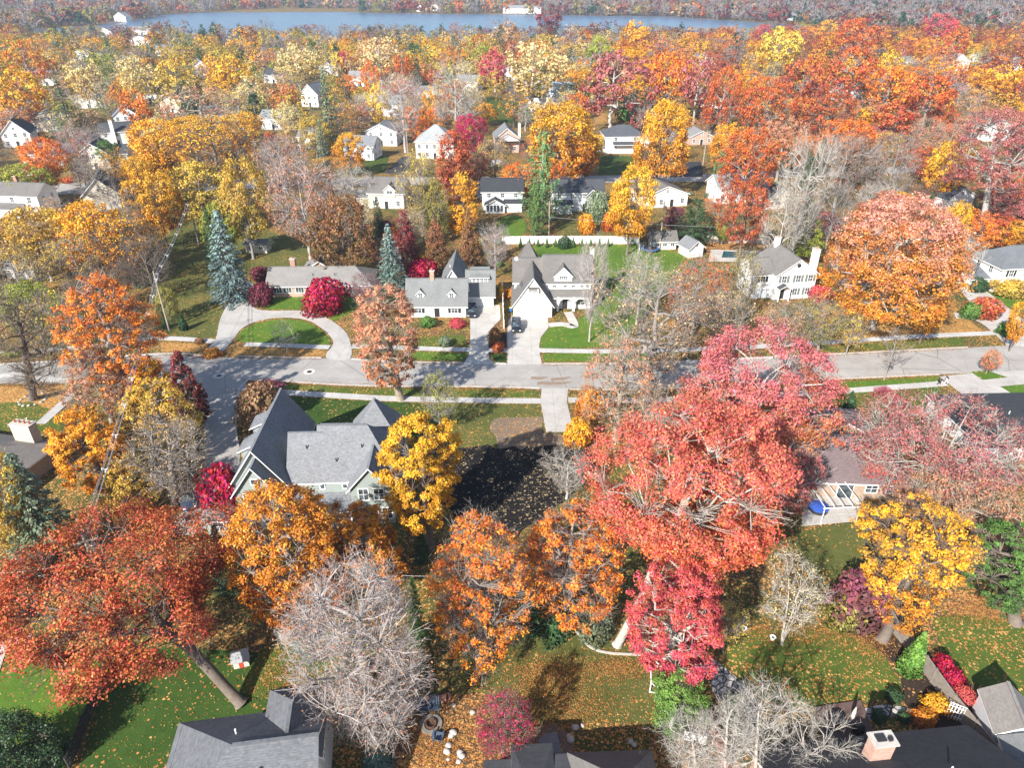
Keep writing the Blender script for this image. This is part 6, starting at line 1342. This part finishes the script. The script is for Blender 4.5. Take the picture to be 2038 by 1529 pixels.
while tries<26000 and nf<420:
    tries+=1
    y=128+ (430-128)*rf.random()**1.15; x=rf.uniform(-1,1)*(y*.80+12); R=rf.uniform(3.2,6.8)
    if kept(x,y,1) or any((x-a)**2+(y-b)**2<(c+R*.5)**2 for a,b,c in HOUSES): continue
    if any((x-t_['x'])**2+(y-t_['y'])**2<(.58*(R+t_['R']))**2 for t_ in TREES): continue
    px,py,dd=PIX((x,y,7)); 
    if py<40: continue
    w_=R*FPX/dd; hh=7*FPX/dd
    if any(hy>y and abs(px-a)<w_*.7+b*.6*(1 if hy<300 else .2) and abs(py-c)<hh*.8+e*(.5 if hy<300 else -.1) for a,c,b,e,hy in HB): continue
    if y<300 and any(kept(*gpix(px+u*w_*.8,py+v*hh*.8)) for u,v in ((0,0),(0,-1),(.7,-.5),(-.7,-.5))): continue
    if any(ty_y>y+2 and ((px-a)/(.45*(w_+b)))**2+((py-c)/(.45*(hh+e)))**2<1 for a,c,b,e,ty_y in TB): continue
    pal=None
    if rf.random()<.25:
        pal=min(TREES,key=lambda t_:(t_['x']-x)**2+(t_['y']-y)**2)['pal']
        if pal in('magenta','crimson','silver','pinkgold','pinkcoral','coral','scarlet','plum','burgundy','palebare','pinkbare','yellow','lime'): pal=None
    pal=pal or rf.choice(region(px,py))
    if pal in BARE: ty='bare'
    elif pal in CON: ty='spruce' if rf.random()<.7 else 'pine'
    elif pal in('rust','rustred','dusty','orange'): ty=rf.choice(['oak','oak','maple','sparse'])
    else: ty=rf.choice(['maple','maple','sparse','sparse'])
    if KC.get(ty,0)>=290: continue
    zt=rf.uniform(9.5,15)*(R/6)**.5
    if ty in('spruce','pine'): R=min(R,3.2); zt=rf.uniform(9,14)
    plant(ty,x,y,R,zt,pal); TB.append(tb(TREES[-1])); KC[ty]=KC.get(ty,0)+1; nf+=1
print('fill trees',nf,'of',tries,'all',len(TREES),KC)
# low understorey shrubs between the houses
nsb=0; tries=0
while nsb<120 and tries<6000:
    tries+=1; y=rf.uniform(100,300); x=rf.uniform(-1,1)*(y*.78+6)
    if kept(x,y,1) or any((x-a)**2+(y-b)**2<(c*.9)**2 for a,b,c in HOUSES): continue
    px,py,dd=PIX((x,y,1)); R=rf.uniform(.8,2.2)
    if any(hy>y and abs(px-a)<b and abs(py-c)<e for a,c,b,e,hy in HB): continue
    plant('shrub',x,y,R,R*rf.uniform(.8,1.3),rf.choice(['olive','green','darkgreen','amber','brown','gold','rust','greygreen','lime','brown','olivegold'])); nsb+=1
# far woods: countless crowns that read as one mass
t=NT('far_foliage'); fc=t.attr('col','GEOMETRY','Color'); t.fin(fc,.8,.1); tr=t.n.new('ShaderNodeBsdfTranslucent'); t.lk(fc,tr.inputs[0]); mx=t.n.new('ShaderNodeMixShader'); mx.inputs[0].default_value=.25; t.lk(t.p.outputs[0],mx.inputs[1]); t.lk(tr.outputs[0],mx.inputs[2]); t.lk(mx.outputs[0],t.out.inputs[0]); FARM=t.mat
def woods(name,label,cat,spots,ncl,per,leaf,bare=.0):
    rng=np.random.default_rng(9); VV=[];CC=[]
    for x,y,z0,R,zt,pal in spots:
        c1=np.array(PAL[pal][0]); c2=np.array(PAL[pal][1]); isb=pal in BARE
        if isb: c1=np.array((.30,.26,.25)); c2=np.array((.22,.18,.16))
        con=pal in CON
        lp=[(k,.2*rng.uniform(.3,1),rng.random()*6.28,rng.uniform(-6,6)) for k in (1,2,3)]
        P=shellpts(rng,ncl,R*(.55 if con else 1),zt*.12,zt,'cone' if con else 'round',.75,1.05,lp)
        n=len(P); c=np.repeat(P,per,0)+rng.normal(size=(n*per,3))*np.array([.5,.5,.4])*R*.17
        sz=leaf*rng.uniform(.6,1.3,len(c))*(R/6)**.5; asp=.7
        if isb: asp=.13; sz=sz*1.9
        d=nrm(c-np.array([0,0,zt*.45])+rng.normal(size=c.shape)*R*.4)
        al=None if not isb else nrm(c-np.array([0,0,zt*.3])+rng.normal(size=c.shape)*R*.3)
        V=quads_from(c,d if not isb else nrm(rng.normal(size=c.shape)),sz,asp,rng,al)+np.array([x,y,z0])
        m=np.repeat(rng.random(n),per)[:,None]*.6+rng.random((len(c),1))*.4
        col=(c2+(c1-c2)*m)*rng.uniform(.75,1.2,(len(c),1))
        VV.append(V);CC.append(col)
        tw=.02*zt; T_=np.array([(-tw,0,0),(tw,0,0),(tw*.6,0,zt*.6),(-tw*.6,0,zt*.6),(0,-tw,0),(0,tw,0),(0,tw*.6,zt*.6),(0,-tw*.6,zt*.6)])+np.array([x,y,z0]); VV.append(T_); CC.append(np.array([BK['grey']]*2))
    V=np.concatenate(VV); Cc=np.concatenate(CC); nq=len(V)//4
    me=mesh_np(name,V,nq,FARM,np.zeros(nq),np.zeros(nq)); a=me.attributes.new('col','FLOAT_COLOR','FACE')
    a.data.foreach_set('color',np.concatenate([Cc,np.ones((nq,1))],1).astype(np.float32).ravel())
    o=link(name,me); props(o,label,cat,None,'stuff'); return o
def scatter(y0,y1,n,gap,hz=lambda x,y:0,pf=region,xw=.82,Rr=(4.5,8)):
    out=[];grid={}
    for _ in range(n*6):
        y=y0+(y1-y0)*rf.random(); x=rf.uniform(-1,1)*(y*xw+20); R=rf.uniform(*Rr)
        k=(int(x//gap),int(y//gap))
        if k in grid: continue
        if y<700 and y0<700:
            if y<460 and any((x-t_['x'])**2+(y-t_['y'])**2<(.8*(R+t_['R']))**2 for t_ in TREES): continue
        if any((x-a)**2+(y-b)**2<(c+R*.6)**2 for a,b,c in HOUSES): continue
        if kept(x,y): continue
        px,py,dd=PIX((x,y,8)); w_=R*FPX/dd; hh=7*FPX/dd
        if any(hy>y and hy-y<120 and abs(px-a)<w_*.6+b*.2 and abs(py-c)<hh*.5+e*.1 for a,c,b,e,hy in HB): continue
        grid[k]=1; out.append((x,y,hz(x,y),R,rf.uniform(11,17)*(R/6)**.4,rf.choice(pf(px,py))))
        if len(out)>=n: break
    return out
import os
if os.environ.get('DBG'):
    for t_ in TREES:
        for i in range(40):
            q_=A.lerp(Bq,i/39)+Vector((0,0,-4*(i/39)*(1-i/39))); o_=Vector((0,0,CAMH)); d_=q_-o_; b_2=TYPES[t_['ty']][2]; rz=t_['zt']*(1-b_2)/2; c_=Vector((t_['x'],t_['y'],t_['zt']*(1+b_2)/2))
            hit=False
            for k in range(1,160):
                p_=o_+d_*(k/160); e_=((p_.x-c_.x)/t_['R'])**2+((p_.y-c_.y)/t_['R'])**2+((p_.z-c_.z)/rz)**2
                if e_<1: hit=True
            if hit: print('CABLE',i,t_['label'],t_['pal'],t_['ty'],round(t_['x']),round(t_['y']),round(t_['R'],1),round(t_['zt'],1),[round(v) for v in PIX(q_)[:2]],round(q_.y)); break
s1=scatter(300,770,1500,9.5,Rr=(5,9)); print('woods',len(s1))
woods('woods','autumn woods reaching from the back gardens to the near lake shore','woods',s1,64,9,.95)
def fpf(px,py): return ['brownbare','pinkbare','greybare','brown','maroon','greybare','pinkbare','olive','tan','rust','darkgreen','brownbare'] if px<1500 else ['brownbare','pinkbare','brown','maroon','greybare','darkgreen','greybare']
s2=scatter(850,1750,4600,13,hgt,fpf,.80,(7,12)); print('far woods',len(s2))
woods('far_shore_woods','grey brown woods on the rising far shore of the lake','woods',s2,20,4,3.2)
# fallen leaves on the near lawns and beds
rng=np.random.default_rng(3); n=26000
px_=rng.uniform(-60,2100,n); py_=rng.uniform(780,1600,n); P=np.array([G(a,b,.10) for a,b in zip(px_,py_)])
ZN=[(1090,1345,80,40,3800),(1230,1330,70,26,2200),(1120,1410,110,50,3600),(1010,1440,60,50,1500),(860,1480,90,60,2600),(1600,1262,170,26,3400),(1740,1280,50,40,1200),(1960,1215,80,26,2200),(570,1350,70,50,1500),(1350,1450,60,50,1200)]
KL=[[(318,704),(440,711)],[(470,710),(560,711),(640,712)],[(800,720),(920,722)],[(1082,724),(1300,721)],[(1628,706),(1925,691)],[(494,758),(560,761),(680,768),(800,771),(1051,774)],[(1134,777),(1300,776),(1656,757),(1868,747)],[(0,765),(330,765)],[(478,775),(469,850)]]
KZ=[]
for ln in KL:
    for (a,b),(c,d_) in zip(ln,ln[1:]):
        m_=int(abs(c-a)*9+abs(d_-b)*6)
        for _ in range(m_):
            u=rng.random(); q_=G(a+(c-a)*u,b+(d_-b)*u,.12); KZ.append((q_.x+rng.normal()*.5,q_.y+rng.normal()*.45,.15))
Z=np.array([G(rng.normal(a,c*.55),rng.normal(b,d_*.55),.10) for a,b,c,d_,k in ZN for _ in range(k)])
from_t=np.array([(t_['x'],t_['y'],t_['R']) for t_ in TREES if t_['y']<130 and t_['ty'] in('maple','oak','sparse','birch')])
dm=np.min(np.hypot(P[:,None,0]-from_t[None,:,0],P[:,None,1]-from_t[None,:,1])/from_t[None,:,2],axis=1)
P=P[rng.random(n)<np.clip(1.1-dm*.62,.04,.6)]; P=np.concatenate([P,Z,np.array(KZ)]); n=len(P)
V=quads_from(P,nrm(rng.normal(size=(n,3))*.35+np.array([0,0,1])),rng.uniform(.08,.16,n),.7,rng)
me=mesh_np('fallen_leaves',V,n,FARM,np.zeros(n),np.zeros(n)); a=me.attributes.new('col','FLOAT_COLOR','FACE')
cols=np.array([(.50,.24,.06),(.38,.14,.04),(.50,.28,.08),(.28,.11,.05),(.42,.30,.12)])[rng.integers(0,5,n)]*rng.uniform(.7,1.15,(n,1))
a.data.foreach_set('color',np.concatenate([cols,np.ones((n,1))],1).astype(np.float32).ravel()); o=link('fallen_leaves',me); props(o,'fallen autumn leaves strewn over the near lawns and beds','leaves',None,'stuff')
# ------------------------------------------------------------------ labels for trees without one of their own: by look, then by the nearest landmark
LM=[]
for o in list(bpy.data.objects):
    if o.parent is None and o.get('category') in('house',) and not o.name.startswith('waterside'): LM.append((' '.join(['the',o.name.split('.')[0].replace('_',' ')]),o.location.x,o.location.y))
for t_ in TREES:
    if t_['ref']: LM.append((t_['ref'],t_['x'],t_['y']))
used={}
for t_ in TREES:
    if t_['label']: used[t_['label']]=1
TWS={'maple':'full crowned tree','oak':'open crowned tree','sparse':'half bare tree','bare':'leafless tree','spruce':'spruce','pine':'pine','shrub':'shrub','column':'upright tree','cone':'cone shaped tree','birch':'slender tree','thuja':'evergreen','hedge':'hedge'}
for t_ in TREES:
    o=t_['o']
    if t_['label']:
        lb=t_['label']
    else:
        near=sorted(LM,key=lambda m:(m[1]-t_['x'])**2+(m[2]-t_['y'])**2)[:9]
        hw=lambda m:'behind' if t_['y']-m[2]>abs(t_['x']-m[1]) else 'in front of' if m[2]-t_['y']>abs(t_['x']-m[1]) else 'beside'
        k=PAL[t_['pal']][4]+' '+TWS[t_['ty']]; sz='tall ' if t_['zt']>15 else 'small ' if t_['zt']<10 and t_['ty']!='shrub' else ''
        opts=[k+' '+hw(m)+' '+m[0] for m in near[:3]]+[sz+k+' '+hw(m)+' '+m[0] for m in near[:4]]+[k+' between '+near[i][0]+' and '+near[j][0] for i,j in ((0,1),(0,2),(1,2),(0,3),(1,3),(2,3),(0,4),(1,4),(2,4),(3,4),(0,5),(1,5),(2,5),(0,6),(1,6),(3,5),(0,7),(1,7),(0,8),(2,6),(2,7),(4,5),(3,6),(3,7),(4,6),(4,7),(5,6),(5,7),(6,7),(1,8),(2,8),(3,8))]
        opts=[q for q in opts if len(q.split())<=16]
        lb=next((q for q in opts if q not in used),opts[-1]); used[lb]=1
    o['label']=lb
    if not o.get('group'):
        px,py,dd=PIX((t_['x'],t_['y'],t_['zt']*.6))
        o['group']=('shrubs' if t_['ty']=='shrub' else 'evergreens' if t_['ty'] in('thuja','hedge') else 'conifers' if t_['ty'] in('spruce','pine') else 'bare trees' if t_['ty']=='bare' else 'autumn trees')+(' of the near gardens' if t_['y']<95 else ' along the front street' if t_['y']<150 else ' of the back gardens' if t_['y']<240 else ' of the farther streets')

# ------------------------------------------------------------------ the air
HZ=True
if HZ:
    hm=bpy.data.materials.new('haze_air'); hm.use_nodes=True; nt=hm.node_tree; nt.nodes.remove(nt.nodes['Principled BSDF'])
    pv=nt.nodes.new('ShaderNodeVolumePrincipled'); pv.inputs['Density'].default_value=.00017; pv.inputs['Color'].default_value=(.66,.80,1,1); pv.inputs['Anisotropy'].default_value=.2
    nt.links.new(pv.outputs[0],nt.nodes['Material Output'].inputs['Volume'])
    b=MB(); b.box(-2700,2700,-140,4300,-1.5,75); o=b.build('haze',hm); props(o,'pale blue autumn haze thickening over the far woods','haze',None,'stuff')
